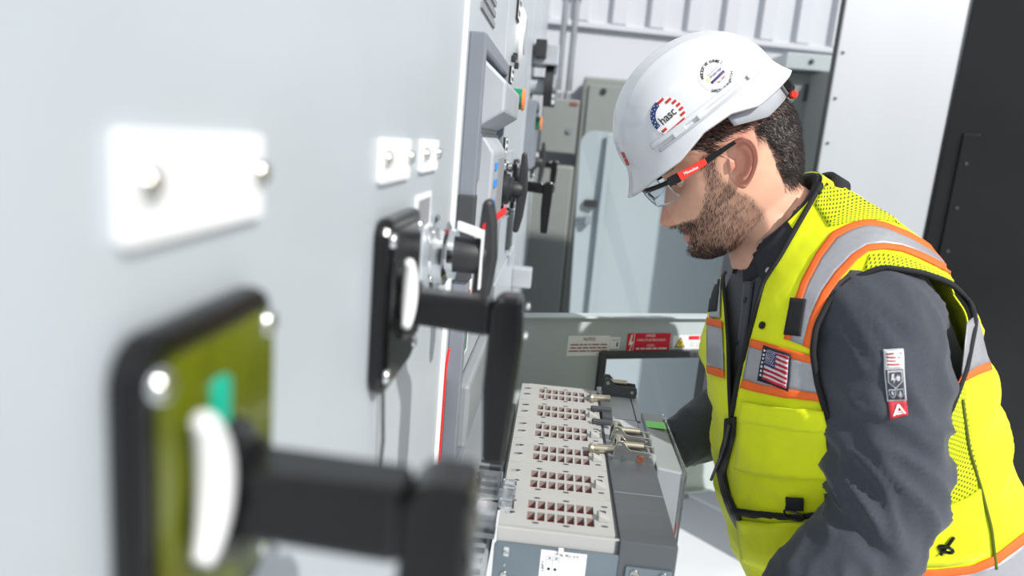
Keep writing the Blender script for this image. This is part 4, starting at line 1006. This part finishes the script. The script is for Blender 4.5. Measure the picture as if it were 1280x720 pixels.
# bottom band
dA = [(1130, 712), (1170, 711), (1215, 706), (1242, 694), (1275, 668), (1310, 640)]; dB = [(1128, 722), (1170, 721), (1215, 716), (1246, 704), (1279, 679), (1314, 650)]; dC = [(1126, 765), (1170, 765), (1220, 760), (1260, 745), (1295, 720), (1330, 690)]
S('orange_stripe', dA, dB, 'vest_orange', lift=.002, nw=4); S('silver_stripe', dB, dC, 'vest_silver', lift=.0018, nw=8)
# mesh panels
S('mesh_panel', [(1036, 222), (1062, 240), (1100, 262), (1130, 280)], [(1018, 256), (1036, 284), (1062, 278), (1100, 274)], 'vest_mesh', lift=.0012, mirror=True)
S('mesh_panel', [(1086, 319), (1110, 317), (1150, 330), (1196, 352)], [(1080, 338), (1110, 332), (1150, 338), (1190, 352)], 'vest_mesh', lift=.0012, nw=5, mirror=True)
S('mesh_panel', [(1176, 522), (1180, 570), (1160, 620), (1165, 665)], [(1204, 480), (1212, 540), (1222, 590), (1215, 640)], 'vest_mesh', lift=.0012, nl=20, nw=8, mirror=True)
cord('side_zip', [(1202, 500), (1210, 560), (1225, 610), (1238, 660), (1244, 710)], .0022, 'vest_mesh', VBVH, vest, .002, 40)
# chest pocket: panel, flap, seams
S('pocket_panel', [(930, 506), (960, 511), (1000, 516), (1030, 518)], [(922, 585), (950, 592), (1000, 598), (1040, 600)], 'vest_yellow', lift=.0045, nl=24, nw=14, thick=.003)
S('pocket_flap', [(931, 500), (960, 505), (1000, 510), (1030, 513)], [(928, 524), (958, 530), (1000, 536), (1036, 538)], 'vest_yellow', lift=.0075, nl=24, nw=6, thick=.003)
S('pocket_panel', [(924, 648), (960, 652), (1010, 650), (1045, 645)], [(930, 700), (965, 712), (1010, 716), (1040, 712)], 'vest_yellow', lift=.005, nl=24, nw=10, thick=.003)
S('pocket_panel', [(1150, 640), (1180, 632), (1205, 622), (1222, 610)], [(1150, 705), (1180, 705), (1212, 700), (1234, 690)], 'vest_yellow', lift=.004, nl=20, nw=8, thick=.003)
S('pocket_trim', [(917, 634), (950, 638), (1000, 640), (1046, 634)], [(919, 641), (950, 645), (1000, 647), (1046, 641)], 'binding_black', lift=.0065, nw=3, thick=.002)
# far side of the chest, seen past the opening
S('orange_stripe', [(886, 398), (905, 402)], [(886, 406), (905, 411)], 'vest_orange', lift=.0040, nl=10, nw=4)
S('silver_stripe', [(886, 406), (905, 411)], [(886, 456), (907, 463)], 'vest_silver', lift=.0036, nl=10, nw=8)
S('orange_stripe', [(886, 456), (907, 463)], [(887, 466), (908, 473)], 'vest_orange', lift=.0040, nl=10, nw=4)
S('silver_stripe', [(893, 350), (889, 398)], [(903, 350), (902, 398)], 'vest_silver', lift=.0034, nl=14, nw=6)
# black hook-and-loop tabs
S('strap_tab', [(990, 373), (1009, 375)], [(982, 419), (1002, 421)], 'binding_black', lift=.004, nl=8, nw=8, thick=.002)
S('strap_tab', [(893, 352), (903, 350)], [(888, 391), (899, 390)], 'binding_black', lift=.004, nl=8, nw=8, thick=.002)
# zip, pull, D-ring
S('zip', [(909, 522), (908, 545), (902, 570), (899, 590), (905, 618), (916, 645), (924, 660)], [(922, 520), (921, 545), (914, 572), (909, 592), (915, 618), (925, 640), (931, 656)], 'zip_black', lift=.004, nl=40, nw=4, thick=.003)
cord('zip_pull', [(918, 530), (911, 560), (903, 580), (897, 596), (895, 602)], .0026, 'gasket', VBVH, vest, .009, 20)
dc, dn_ = cast(VBVH, 995, 636)
S('ring_loop', [(985, 619), (1006, 620)], [(984, 634), (1006, 635)], 'binding_black', lift=.007, nl=6, nw=6, thick=.003)
r1 = Vector((0, 0, 1))-dn_*dn_.z; r1.normalize(); r2 = dn_.cross(r1)
G().tube([dc+dn_*.011+r2*.0135*math.cos(a)+r1*(.0115*math.sin(a) if math.sin(a) < 0 else .004*math.sin(a)) for a in np.linspace(0, 2*math.pi, 28, endpoint=False)], .0016, 8, True).build('d_ring', 'black_plastic', vest, smooth=2)
tp, tn = cast(VBVH, 1178, 682)
G().tube([tp+tn*.010+r2*.008*math.cos(a)+r1*.005*math.sin(a) for a in np.linspace(0, 2*math.pi, 20, endpoint=False)], .0024, 8, True).build('cord_lock', 'black_plastic', vest, smooth=2)
cord('draw_cord', [(1172, 690), (1178, 682), (1186, 672), (1189, 668)], .002, 'binding_black', VBVH, vest, .008, 12)
sn, snn = cast(VBVH, 954, 407); G().lathe(sn+snn*.001, snn, [(.0055, 0), (.0055, .0025), (.003, .0035)], 16).build('snap', 'black_plastic', vest, smooth=True)
# flag patch
FQ = [(958, 432), (991, 443), (987, 489), (950, 474)]         # tl tr br bl
def fq(u, v):
    tl, tr, br_, bl = [np.array(q, float) for q in FQ]; a = tl+(tr-tl)*u; b = bl+(br_-bl)*u; q = a+(b-a)*v; return (q[0], q[1])
def fpatch(name, u0, u1, v0, v1, mat, lift, par, n=6): return drape(name, [fq(u0, v0), fq(u1, v0)], [fq(u0, v1), fq(u1, v1)], mat, VBVH, par, lift, n, n, .0008)
fp = fpatch('flag_patch', 0, 1, 0, 1, 'patch_navy', .0055, vest, 8)
fpatch('flag_field', .16, .93, .07, .93, 'flag_white', .0066, fp, 8)
for k in range(7):
    v0 = .07+.86*(2*k)/13; fpatch('red_bar', .16 if k > 3 else .52, .93, v0, v0+.86/13, 'flag_red', .0075, fp, 6)
fpatch('blue_canton', .16, .52, .07, .07+.86*7/13, 'flag_blue', .0078, fp, 6)
st = G()
for r in range(7):
    for c in range(6 if r % 2 == 0 else 5):
        u = .185+(c+(.5 if r % 2 else 0))*.058; v = .10+r*.058; p, n = cast(VBVH, *fq(u, v)); a = n.orthogonal().normalized(); b = n.cross(a); st.add([p+n*.0086+a*.0008*math.cos(t)+b*.0008*math.sin(t) for t in np.linspace(0, 6.28, 6)[:-1]], [(0, 1, 2, 3, 4)])
so_ = st.build('stars', 'flag_white', fp, recalc=False); so_['kind'] = 'stuff'
for k in range(7): fpatch('edge_mark', .055, .105, .10+k*.118, .165+k*.118, 'flag_white', .0068, fp, 3)

# sleeve labels
SB = BVHTree.FromPolygons([tuple(v.co) for v in slL.data.vertices], [tuple(p.vertices) for p in slL.data.polygons])
def lq_(c4, u, v):
    tl, tr, br_, bl = [np.array(q, float) for q in c4]; a = tl+(tr-tl)*u; b = bl+(br_-bl)*u; q = a+(b-a)*v; return (q[0], q[1])
LQ = [(1103.5, 436.5), (1128, 436), (1133.5, 500), (1108, 502)]
def sp_(name, u0, u1, v0, v1, mat, lift, par, n=5, c4=LQ): return drape(name, [lq_(c4, u0, v0), lq_(c4, u1, v0)], [lq_(c4, u0, v1), lq_(c4, u1, v1)], mat, SB, par, lift, n, n, .0005)
M('label_silver', (205, 207, 212), .5); M('label_dark', (70, 74, 82), .6); M('label_red', (196, 44, 58), .6)
tl_ = sp_('rating_tag', 0, 1, 0, 1, 'label_silver', .0022, slL, 8)
sp_('tag_window', .07, .93, .40, .965, 'label_dark', .0030, tl_, 6); sp_('tag_print', .07, .93, .04, .37, 'white_label', .0030, tl_, 5)
for k in range(4): sp_('fine_print', .14, .86-.1*(k % 2), .08+.07*k, .105+.07*k, 'label_red', .0036, tl_, 3)
def poly_on(name, pts, bvh, mat, lift, par):
    g = G(); vs_ = []
    for q in pts: p, n = cast(bvh, *q); vs_.append(p+n*lift)
    g.add(vs_, [tuple(range(len(pts)))]); return g.build(name, mat, par, recalc=False)
def shield(u0, u1, v0, v1, lift0):
    def ring(k):
        cu, cv = (u0+u1)/2, (v0+v1)/2; b = [(u0, v0), (u1, v0), (u1, v0+(v1-v0)*.6), (cu, v1), (u0, v0+(v1-v0)*.6)]
        return [lq_(LQ, cu+(a-cu)*k, cv+(c-cv)*k) for a, c in b]
    poly_on('shield_rim', ring(1), SB, 'label_silver', lift0, tl_); poly_on('shield_face', ring(.82), SB, 'label_dark', lift0+.0006, tl_)
shield(.12, .88, .42, .75, .0038); shield(.13, .48, .75, .94, .0038); shield(.53, .88, .75, .94, .0038)
poly_on('bolt_mark', [lq_(LQ, *q) for q in ((.30, .47), (.44, .47), (.40, .55), (.50, .55), (.38, .66), (.40, .58), (.28, .58))], SB, 'label_silver', .005, tl_)
poly_on('burst_mark', [lq_(LQ, .63+(.17 if k % 2 == 0 else .08)*math.cos(k*math.pi/7), .555+(.075 if k % 2 == 0 else .035)*math.sin(k*math.pi/7)) for k in range(14)], SB, 'label_silver', .005, tl_)
poly_on('bolt_mark', [lq_(LQ, *q) for q in ((.27, .78), (.36, .78), (.33, .83), (.38, .83), (.29, .90), (.31, .85), (.25, .85))], SB, 'label_silver', .005, tl_)
poly_on('flame_mark', [lq_(LQ, *q) for q in ((.71, .77), (.79, .84), (.77, .89), (.65, .89), (.62, .84), (.67, .82))], SB, 'label_silver', .005, tl_)
RQ = [(1109, 502), (1133, 500), (1134.5, 519), (1112, 523.5)]
rt = sp_('red_tag', 0, 1, 0, 1, 'label_red', .0022, slL, 6, RQ)
for pts in ([(.15, .84), (.46, .18), (.58, .18), (.88, .84), (.74, .84), (.52, .36), (.29, .84)], [(.40, .64), (.62, .64), (.64, .70), (.38, .70)], [(.36, .76), (.66, .76), (.68, .82), (.34, .82)]):
    poly_on('emblem_mark', [lq_(RQ, *q) for q in pts], SB, 'ink_white', .0040, rt)

# collars
def collar(name, mat, rows, gap0, gap1, thick, par, n=80):
    """band round the neck: rows of (centre x, z, tilt, front, back, side)"""
    vs_ = []; R_ = len(rows); ph = np.linspace(gap0, 2*math.pi-gap1, n)
    for (cx, cz, ti, af, ab2, b) in rows:
        ti = math.radians(ti)
        for a in ph:
            c, s = math.cos(a), math.sin(a); aa = (af if c > 0 else ab2); p = Vector((cx-math.cos(ti)*aa*c, YM-b*s, cz-math.sin(ti)*aa*c)); vs_.append(p)
    fs_ = [(i*n+k, i*n+k+1, (i+1)*n+k+1, (i+1)*n+k) for i in range(R_-1) for k in range(n-1)]
    gg = G(); gg.add(vs_, fs_); o = gg.build(name, mat, par, smooth=2); s_ = o.modifiers.new('t', 'SOLIDIFY'); s_.thickness = thick; s_.offset = 0
    return o
collar('shirt_collar', 'collar_dark', [(.492, 1.424, 50, .090, .094, .092), (.478, 1.446, 52, .082, .087, .080), (.469, 1.463, 53, .080, .084, .075), (.473, 1.469, 53, .084, .089, .080), (.485, 1.453, 52, .094, .098, .094), (.495, 1.438, 50, .104, .106, .106)], .34, .34, .004, shirt)
collar('vest_collar', 'binding_black', [(.506, 1.430, 49, .110, .110, .118), (.492, 1.448, 51, .098, .101, .100), (.485, 1.458, 52, .094, .098, .095), (.487, 1.461, 52, .098, .102, .099), (.498, 1.446, 50, .110, .111, .114)], .75, .75, .004, vest)
SHB = BVHTree.FromPolygons([tuple(v.co) for v in shirt.data.vertices], [tuple(p.vertices) for p in shirt.data.polygons])
drape('placket', [(931, 352), (928, 400), (921, 450), (916, 500)], [(944, 352), (938, 400), (929, 450), (921, 500)], 'shirt', SHB, shirt, .003, 30, 5, .002)
drape('collar_leaf', [(948, 318), (966, 304), (985, 282), (998, 258)], [(962, 362), (974, 344), (992, 306), (1006, 268)], 'collar_dark', SHB, shirt, .010, 24, 8, .003)
for (px, py, r_) in ((968, 341, .0045), (935, 376, .004), (925, 428, .004)):
    q, n = cast(SHB, px, py); G().lathe(q+n*(.0125 if px > 960 else .0045), n, [(r_, 0), (r_, .0012), (r_*.8, .002), (r_*.6, .0012)], 16).build('button', 'label_silver' if px > 960 else 'black_matt', shirt, smooth=True)
# ------------------------------------------------------------------ hard hat
TH = math.radians(44); OH = Vector((.3512, YM, 1.5876)); KF = Vector((-math.cos(TH), 0, -math.sin(TH))); KU = Vector((-math.sin(TH), 0, math.cos(TH))); KL = Vector((0, -1, 0))
def kw(f, u, l): return OH+KF*f+KU*u+KL*l
hat = thing('hard_hat', 'white hard hat with round stickers on the worker\'s head', 'hard hat', OH)
AF, AB, BW, HH, U0 = .131, .133, .110, .108, .037
def dome(h, a):
    """h 0 gutter line .. 1 crown, a azimuth from the front"""
    t = h*math.pi/2; r = math.cos(t)**.98 if h < 1 else 0; z = U0+HH*math.sin(t)
    c, s = math.cos(a), math.sin(a); f = (AF if c > 0 else AB)*r*math.copysign(abs(c)**.96, c); l = BW*r*math.copysign(abs(s)**.96, s)
    cr = .0040*gau(l, .024)**2*min(1, h*1.6)+.0022*gau(abs(l)-.050, .007)*min(1, max(0, h-.2)*3)
    return f, z+cr, l
NA, NH = 120, 60
g = G()
rings = [[kw(*dome(i/NH, 2*math.pi*k/NA)) for k in range(NA)] for i in range(NH)]
tube_loft(g, rings, False); n0 = (NH-1)*NA; g.v.append(tuple(kw(0, U0+HH+.0040, 0))); g.f += [(n0+k, n0+(k+1) % NA, len(g.v)-1) for k in range(NA)]
shell = g.build('shell', 'hat_white', hat, smooth=2)
def edge(a):
    """lower rim: peak in front, skirt at the sides, block at the nape"""
    c = math.cos(a); fr = max(0, c)**3.0; bk = max(0, -c)**2.5
    return .005+.022*fr+.010*bk, float(np.interp(c, [-1, -.7, -.42, -.15, .15, .5, .8, 1], [-.002, -.004, -.004, .013, .016, .003, .002, -.004]))
rows = []
for j, tt in enumerate((0, .12, .35, .65, .9, 1.0, .98, .6, .1)):
    rw = []
    for k in range(NA):
        a = 2*math.pi*k/NA; f, z, l = dome(0, a); o_, d_ = edge(a); L_ = math.hypot(f, l); x = tt**1.6; under = -.003 if j >= 6 else 0
        rw.append(kw(f*(1+o_*x/L_)*(1 if j < 6 else .985), z+(d_-z)*tt+under, l*(1+o_*x/L_)*(1 if j < 6 else .985)))
    rows.append(rw)
g = G(); tube_loft(g, rows, False); brim = g.build('brim', 'hat_white', hat, smooth=2)
# gutter ridge along the sides and the raised back block
for sd in (1, -1):
    pts = [kw(dome(.03, sd*a)[0]*1.006, dome(.03, a)[1], dome(.03, sd*a)[2]*1.006) for a in np.linspace(.85, 2.35, 40)]
    G().tube(pts, .0042, 8).build('gutter_ridge', 'hat_white', hat, smooth=2)
    pts = [kw(dome(.0, sd*a)[0]*1.010, dome(.0, a)[1]-.006, dome(.0, sd*a)[2]*1.010) for a in np.linspace(.9, 2.3, 40)]
    G().tube(pts, .0022, 6).build('gutter_groove', 'hat_groove', hat, smooth=2)
    for a, w in ((1.22, .011), (1.50, .007), (2.2, .010)):
        f, z, l = dome(.05, sd*a); G().box((-.5, -.5, -.5), (.5, .5, .5)) if False else None
        c = kw(f*1.010, z-.006, l*1.010); t_ = (kw(*dome(.05, sd*(a+.05)))-kw(*dome(.05, sd*a))).normalized(); nn_ = KL*sd
        G().prism([c-t_*w-KU*.007-nn_*.003, c+t_*w-KU*.007-nn_*.003, c+t_*w+KU*.002-nn_*.003, c-t_*w+KU*.002-nn_*.003], nn_*.007).build('slot_boss', 'hat_white', hat, .002)
HB = BVHTree.FromPolygons([tuple(v.co) for v in shell.data.vertices], [tuple(p.vertices) for p in shell.data.polygons])
# suspension: nape strap and ratchet knob
bw_ = []
for h in (0, 1):
    row = []
    for a in np.linspace(1.75, 2*math.pi-1.75, 60):
        c, s = math.cos(a), math.sin(a); row.append(kw(.126*c+.004, .012-(.040 if h else 0)*(.35+.65*min(1, max(0, (-c-.1)*2.2))), .101*s))
    bw_.append(row)
g = G(); g.add(bw_[0]+bw_[1], [(k, k+1, 61+k, 60+k) for k in range(59)]); ns = g.build('nape_strap', 'strap_grey', hat, smooth=2); s_ = ns.modifiers.new('t', 'SOLIDIFY'); s_.thickness = .003
kc = kw(-.120, -.016, .012)
G().lathe(kc, -KF, [(.017, 0), (.017, .012), (.013, .016)], 24).build('ratchet_knob', 'black_plastic', hat, smooth=True)
box_c = kw(-.122, -.028, .0)
G().prism([kw(-.112, .004, .035), kw(-.112, -.030, .035), kw(-.112, -.030, -.035), kw(-.112, .004, -.035)], -KF*.009).build('ratchet_housing', 'gasket', hat, .003)
G().lathe(kw(-.124, -.032, .028), HL, [(.006, 0), (.006, .010), (.004, .012)], 14).build('ratchet_button', 'temple_red', hat, smooth=True)
G().prism([kw(-.106, .004, .040), kw(-.106, -.006, .042), kw(-.124, -.006, .030), kw(-.124, .004, .030)], KL*.004).build('strap_tab', 'temple_red', hat, .001)
# stickers
def disc_on(name, cx, cy, rx, ry, rot, mat, lift, par, r0=0., a0=0., a1=2*math.pi, nr=6, na=40, bvh=HB):
    g = G(); cr, sr = math.cos(rot), math.sin(rot); vs_ = []; full = a1-a0 > 6.27
    for i in range(nr+1):
        r = r0+(1-r0)*i/nr
        for k in range(na+1):
            a = a0+(a1-a0)*k/na; x, y = rx*r*math.cos(a), ry*r*math.sin(a); p, n = cast(bvh, cx+x*cr-y*sr, cy+x*sr+y*cr); vs_.append(p+n*lift)
    g.add(vs_, [(i*(na+1)+k, i*(na+1)+k+1, (i+1)*(na+1)+k+1, (i+1)*(na+1)+k) for i in range(nr) for k in range(na)])
    return g.build(name, mat, par, smooth=2, recalc=False)
def text_on(s, cx, cy, rot, h, w, mat, lift, par, bvh=HB, name='lettering'):
    vs_, fs_ = text_tris(s); xs = [v[0] for v in vs_]; ys = [v[1] for v in vs_]; x0, x1 = min(xs), max(xs); ymid = (min(ys)+max(ys))/2
    k = h/.70; kx = (w/(x1-x0)) if w else k; cr, sr = math.cos(rot), math.sin(rot); out = []
    for v in vs_:
        x = (v[0]-(x0+x1)/2)*kx; y = -(v[1]-ymid)*k; p, n = cast(bvh, cx+x*cr-y*sr, cy+x*sr+y*cr); out.append(p+n*lift)
    g = G(); g.add(out, fs_); return g.build(name, mat, par, recalc=False)
def arc_text(s, cx, cy, r, a0, a1, h, mat, lift, par, inward=False):
    """letters set round a circle, photo angles in degrees (0 = right, 90 = down)"""
    gt = G()
    for i, ch in enumerate(s):
        if ch == ' ': continue
        a = math.radians(a0+(a1-a0)*(i+.5)/len(s)); vs_, fs_ = text_tris(ch); xs = [v[0] for v in vs_]; ys = [v[1] for v in vs_]; k = h/.70
        rot = a+(math.pi/2 if not inward else -math.pi/2); cr, sr = math.cos(rot), math.sin(rot); px, py = cx+r*math.cos(a), cy+r*math.sin(a); out = []
        for v in vs_:
            x = (v[0]-(min(xs)+max(xs))/2)*k; y = -(v[1]-.35)*k; p, n = cast(HB, px+x*cr-y*sr, py+x*sr+y*cr); out.append(p+n*lift)
        gt.add(out, fs_)
    return gt.build('lettering', mat, par, recalc=False)
# round flag-ring sticker near the peak
C1 = (835.0, 144.5); R1 = 22.5; RO = math.radians(-42)
st1 = disc_on('ring_sticker', C1[0], C1[1], R1, R1*1.04, 0, 'sticker_white', .0006, hat)
disc_on('blue_arc', C1[0], C1[1], R1*.97, R1, 0, 'sticker_blue', .0012, st1, .70, math.radians(128), math.radians(228), 3, 20)
for k in range(11):
    a = math.radians(133+k*9); rr = .90 if k % 2 else .78; p, n = cast(HB, C1[0]+R1*rr*math.cos(a), C1[1]+R1*rr*math.sin(a)); t1 = n.orthogonal().normalized(); t2 = n.cross(t1)
    G().add([p+n*.0018+(t1*math.cos(b)+t2*math.sin(b))*.0011*(1 if j % 2 == 0 else .5) for j, b in enumerate(np.linspace(0, 2*math.pi, 10, endpoint=False))], [tuple(range(10))]).build('star', 'ink_white', st1, recalc=False)
cR, sR = math.cos(RO), math.sin(RO)
for k in range(8):                                           # slanting bars clipped to the ring
    y = -R1*.93+k*R1*.265; w_ = R1*.15
    for sgn in (-1, 1):
        yc = y+w_/2; ro = math.sqrt(max(0, (R1*.97)**2-yc*yc)); ri = math.sqrt(max(0, (R1*.70)**2-yc*yc)) if abs(yc) < R1*.70 else 0
        for (x0, x1) in (((ri, ro),) if sgn > 0 else ((-ro, -ri),)):
            if ro-ri < 1.5: continue
            qs = []
            for (x, yy) in ((x0, y), (x1, y), (x1, y+w_), (x0, y+w_)): qs.append((C1[0]+x*cR-yy*sR, C1[1]+x*sR+yy*cR))
            m_ = (C1[0]+(x0+x1)/2*cR-yc*sR, C1[1]+(x0+x1)/2*sR+yc*cR); an_ = math.degrees(math.atan2(m_[1]-C1[1], m_[0]-C1[0])) % 360
            if 122 < an_ < 234: continue
            drape('red_stripe', [qs[0], qs[1]], [qs[3], qs[2]], 'sticker_red', HB, st1, .0012, 6, 4, .0002)
text_on('hasc', C1[0]-.5, C1[1]+.5, RO, 10.5, 23, 'ink_black', .0016, st1)
# round orientation sticker
C2 = (893.5, 93.0); R2 = 21.0
st2 = disc_on('orientation_sticker', C2[0], C2[1], R2, R2, 0, 'sticker_white', .0005, hat)
arc_text('MICROSOFT SAT 10 PHASE 2', C2[0], C2[1], R2*.86, 160, 302, 3.9, 'ink_black', .0012, st2)
arc_text('SAFETY ORIENTATION', C2[0], C2[1], R2*.90, 102, -8, 3.9, 'ink_black', .0012, st2, True)
RO2 = math.radians(-44)
def s2(dx, dy): c, s = math.cos(RO2), math.sin(RO2); return C2[0]+dx*c-dy*s, C2[1]+dx*s+dy*c
text_on('Walbridge', *s2(1.5, -.2), RO2, 3.6, 19, 'sticker_blue', .0012, st2)
disc_on('sun_mark', *s2(-10.5, -.3), 2.8, 2.8, 0, 'sticker_orange', .0012, st2, nr=2, na=14)
q = [s2(-11, 3.4), s2(11, 3.4), s2(11, 6.2), s2(-11, 6.2)]; drape('blue_bar', [q[0], q[1]], [q[3], q[2]], 'sticker_blue', HB, st2, .0012, 8, 3, .0002)
q = [s2(-11, 6.2), s2(11, 6.2), s2(11, 7.0), s2(-11, 7.0)]; drape('red_bar', [q[0], q[1]], [q[3], q[2]], 'sticker_red', HB, st2, .0012, 8, 3, .0002)
text_on('No. 0405', *s2(1.5, 10.4), RO2, 3.2, 13, 'ink_black', .0012, st2)
q = [s2(-8, -5.0), s2(9, -5.0), s2(9, -3.9), s2(-8, -3.9)]; drape('text_line', [q[0], q[1]], [q[3], q[2]], 'ink_grey', HB, st2, .0012, 8, 3, .0002)
# red emblem on the front of the shell
for k, (c0, c1, c2, c3) in enumerate((((776.5, 190), (779.5, 190), (783, 197), (780, 198)), ((780.5, 199), (783.5, 198), (787, 206), (784, 207)))):
    drape('front_emblem', [c0, c1], [c3, c2], 'sticker_red', HB, hat, .0010, 5, 5, .0003)

# ------------------------------------------------------------------ safety glasses
gl = thing('safety_glasses', 'clear safety glasses with red and black temples', 'glasses', hw(.1, .02, 0))
def bar(name, a, b, h0, h1, t, mat, par):
    """flat bar between two head-frame points"""
    a = Vector(a); b = Vector(b); pa = hw(*a); pb = hw(*b); d = (pb-pa).normalized(); up = (HU-d*HU.dot(d)).normalized(); n = d.cross(up).normalized()
    G().hexa([pa-up*h0-n*t, pb-up*h1-n*t, pb-up*h1+n*t, pa-up*h0+n*t], [pa+up*h0-n*t, pb+up*h1-n*t, pb+up*h1+n*t, pa+up*h0+n*t]).build(name, mat, par, .0008)
for sd in (1, -1):
    tp_ = thing if False else None
    bar('temple_arm', (-.010, .034, sd*.0815), (.004, .0330, sd*.0835), .0026, .0032, .0018, 'black_plastic', gl)
    bar('temple_arm', (.004, .0330, sd*.0835), (.046, .0278, sd*.0860), .0032, .0046, .0018, 'black_plastic', gl)
    bar('red_temple', (.046, .0278, sd*.0860), (.090, .0240, sd*.0845), .0046, .0072, .0022, 'temple_red', gl)
    bar('temple_front', (.090, .0240, sd*.0845), (.106, .0232, sd*.0785), .0072, .0066, .0026, 'black_plastic', gl)
# front bar and two curved lenses
fr = []
def lensarc(a): l = .080*math.sin(a)/math.sin(1.2); return .140-.036*(abs(l)/.08)**4, l
arc = np.linspace(-1.2, 1.2, 41)
G().tube([hw(lensarc(a)[0], 0.0235, lensarc(a)[1]) for a in arc], .0036, 8).build('brow_bar', 'black_plastic', gl, smooth=2)
for sd in (1, -1):
    vs_ = []; aa = np.linspace(.10, 1.17, 18)
    for j in range(9):
        v = j/8
        for a in aa:
            f, l = lensarc(a); dip = .030*(1-.25*((a-.62)/.55)**4)*(1 if a > .2 else .7); vs_.append(hw(f-.008*v*v, .0225-dip*v, sd*l))
    gg = G(); gg.add(vs_, [(j*18+k, j*18+k+1, (j+1)*18+k+1, (j+1)*18+k) for j in range(8) for k in range(17)]); o = gg.build('lens', 'lens_clear', gl, smooth=2)
    s_ = o.modifiers.new('t', 'SOLIDIFY'); s_.thickness = .002
G().tube([hw(.131, .004, -.012), hw(.136, .016, 0), hw(.131, .004, .012)], .0022, 8).build('nose_bridge', 'black_plastic', gl, smooth=2)
text('lettering', 'Milwaukee', hw(.071, .0257, .0876), -HF, HU, .0045, 'ink_white', gl, .022, .0006)
